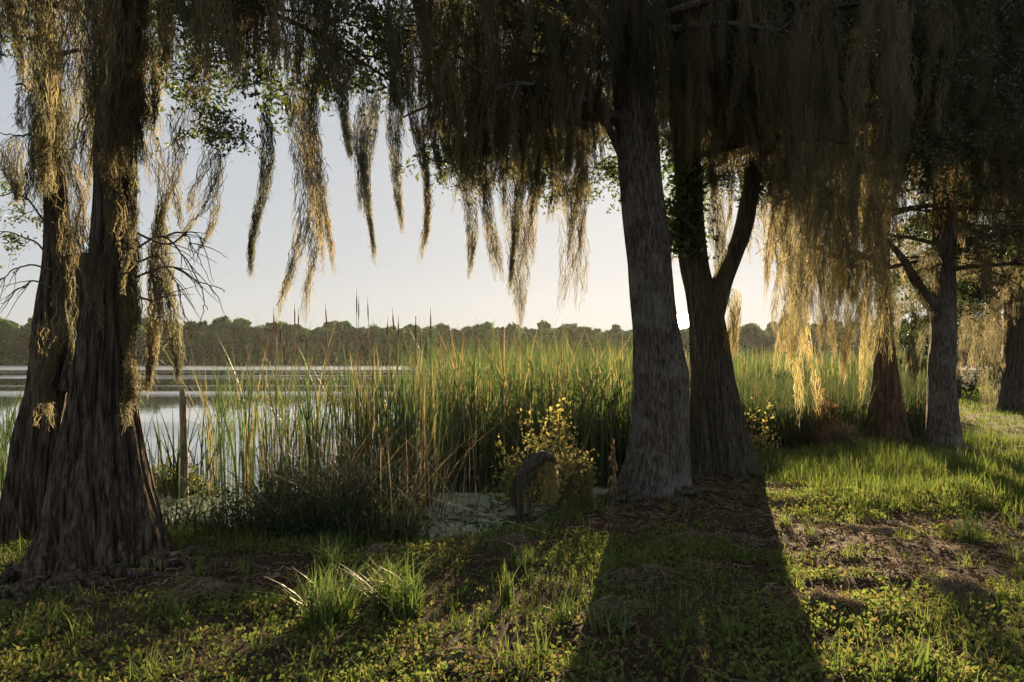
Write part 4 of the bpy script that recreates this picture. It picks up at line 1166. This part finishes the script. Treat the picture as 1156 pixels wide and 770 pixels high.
BACK = [(1075, 25, 6.5, 2.4, 'dark round tree in the shadows directly behind the straight grey trunk'), (1125, 30, 8.5, 3.0, 'tall dark tree behind the lawn near the distant trunk'),
        (1180, 24, 7.5, 2.6, 'dark tree at the right edge beyond the lawn'), (1030, 31, 6.0, 2.4, 'dark low tree glimpsed between the pair of trunks at right'), (1240, 30, 9, 3.2, 'broad dark tree outside the right edge of the lawn')]
for px, Y_, ht, rw, lab in BACK:
    p = at(px, 405, Y_); p[2] = float(height(p[0], p[1]))
    t = thing('background_tree', tuple(p), lab, 'tree', 'trees behind the lawn')
    g = Geo(); tube(g, np.stack([p[0] + .1 * np.sin(np.arange(12)), np.full(12, Y_), np.linspace(p[2] - .2, ht * .8, 12)], -1), np.linspace(.25, .06, 12), 12, .2); g.obj('trunk', M['grey_mossy'], t)
    gl = Geo(); cs = []
    for k in range(70):
        d = unit(1)[0] * rng.random() ** .5; cs.append(p + np.array([d[0] * rw, d[1] * rw, ht * .52 + d[2] * ht * .5]))
    foliage(gl, None, cs, .75, 110, .13)
    gl.obj('crown', M['backleaf'], t, smooth=False)

hm, nt, N, L = nodes('haze')
pv = N.new('ShaderNodeVolumePrincipled'); pv.inputs['Color'].default_value = (.85, .88, .92, 1); pv.inputs['Density'].default_value = .0001; pv.inputs['Anisotropy'].default_value = .4
L.new(pv.outputs[0], N.new('ShaderNodeOutputMaterial').inputs['Volume'])
g = Geo(); a, b, c0, c1 = -420, 420, -2.5, 24
V8 = [[x, y, z] for z in (c0, c1) for y in (-30, 260) for x in (a, b)]
g.add(V8, [[0, 2, 3, 1], [4, 5, 7, 6], [0, 1, 5, 4], [2, 6, 7, 3], [0, 4, 6, 2], [1, 3, 7, 5]])
tag(g.obj('haze', hm, smooth=False), 'thin evening haze over the lake', 'haze', kind='stuff')

# ============================================================ light, sky, camera
SUN_AZ = math.atan2(768 - CX, F)      # to the right of +Y
SUN_EL = R(14.0)
sun = bpy.data.lights.new('sun', 'SUN'); sun.energy = 5.0; sun.angle = R(.55); sun.color = (1.0, .74, .43)
so = bpy.data.objects.new('sun', sun); COL.objects.link(so)
sd = Vector((math.sin(SUN_AZ) * math.cos(SUN_EL), math.cos(SUN_AZ) * math.cos(SUN_EL), math.sin(SUN_EL)))
so.rotation_euler = sd.to_track_quat('Z', 'Y').to_euler()
so.location = (5, 20, 12)

w = bpy.data.worlds.new('World'); SC.world = w; w.use_nodes = True
nt = w.node_tree; N = nt.nodes; L = nt.links; N.clear()
sky = N.new('ShaderNodeTexSky'); sky.sky_type = 'NISHITA'; sky.sun_disc = False
sky.sun_elevation = SUN_EL; sky.sun_rotation = SUN_AZ
sky.air_density = 1.0; sky.dust_density = 1.0; sky.ozone_density = 1.5; sky.altitude = 0
hs_ = N.new('ShaderNodeHueSaturation'); hs_.inputs['Saturation'].default_value = 1.05
gm = N.new('ShaderNodeGamma'); gm.inputs[1].default_value = .16
L.new(sky.outputs[0], hs_.inputs['Color']); L.new(hs_.outputs[0], gm.inputs[0])
# the sun's own disc, low over the far woods
tc = N.new('ShaderNodeTexCoord'); dv = N.new('ShaderNodeVectorMath'); dv.operation = 'DOT_PRODUCT'
e2 = math.atan2(405 - 362, math.hypot(F, 768 - CX))
a2 = math.atan2(771 - CX, F)
dv.inputs[1].default_value = (math.sin(a2) * math.cos(e2), math.cos(a2) * math.cos(e2), math.sin(e2))
L.new(tc.outputs['Generated'], dv.inputs[0])
dm = N.new('ShaderNodeMapRange'); dm.inputs[1].default_value = math.cos(R(.7)); dm.inputs[2].default_value = math.cos(R(.45))
dm.inputs[3].default_value = 0; dm.inputs[4].default_value = 1
L.new(dv.outputs['Value'], dm.inputs[0])
mxs = N.new('ShaderNodeMix'); mxs.data_type = 'RGBA'; L.new(dm.outputs[0], mxs.inputs[0])
L.new(gm.outputs[0], mxs.inputs[6]); mxs.inputs[7].default_value = (120, 90, 50, 1)
au = N.new('ShaderNodeMapRange'); au.interpolation_type = 'SMOOTHERSTEP'; au.inputs[1].default_value = math.cos(R(4)); au.inputs[2].default_value = 1
au.inputs[3].default_value = 0; au.inputs[4].default_value = 1
L.new(dv.outputs['Value'], au.inputs[0])
ad = N.new('ShaderNodeMix'); ad.data_type = 'RGBA'; ad.blend_type = 'ADD'; L.new(au.outputs[0], ad.inputs[0])
tn = N.new('ShaderNodeMix'); tn.data_type = 'RGBA'; tn.blend_type = 'MULTIPLY'; tn.inputs[0].default_value = 1; tn.inputs[7].default_value = (.985, 1.0, 1.03, 1)
L.new(gm.outputs[0], tn.inputs[6]); L.new(tn.outputs[2], ad.inputs[6]); ad.inputs[7].default_value = (.8, .55, .2, 1); L.new(ad.outputs[2], mxs.inputs[6])
bg = N.new('ShaderNodeBackground'); bg.inputs[1].default_value = .086
L.new(mxs.outputs[2], bg.inputs[0])
wo = N.new('ShaderNodeOutputWorld'); L.new(bg.outputs[0], wo.inputs[0])

cam = bpy.data.cameras.new('camera'); co = bpy.data.objects.new('camera', cam); COL.objects.link(co)
cam.sensor_width = 36; cam.lens = 24; cam.shift_y = 20 / 1156; cam.clip_end = 6000; cam.clip_start = .05
co.location = (0, 0, CAMZ); co.rotation_euler = (R(90), 0, 0)
SC.camera = co

SC.view_settings.view_transform = 'Standard'; SC.view_settings.look = 'None'
SC.view_settings.gamma = 1; SC.view_settings.use_curve_mapping = False
SC.view_settings.exposure = 2.45
cy = SC.cycles
cy.use_denoising = True
cy.max_bounces = 6; cy.diffuse_bounces = 3; cy.glossy_bounces = 3; cy.transmission_bounces = 4; cy.transparent_max_bounces = 4
cy.caustics_reflective = False; cy.caustics_refractive = False
cy.sample_clamp_indirect = 6
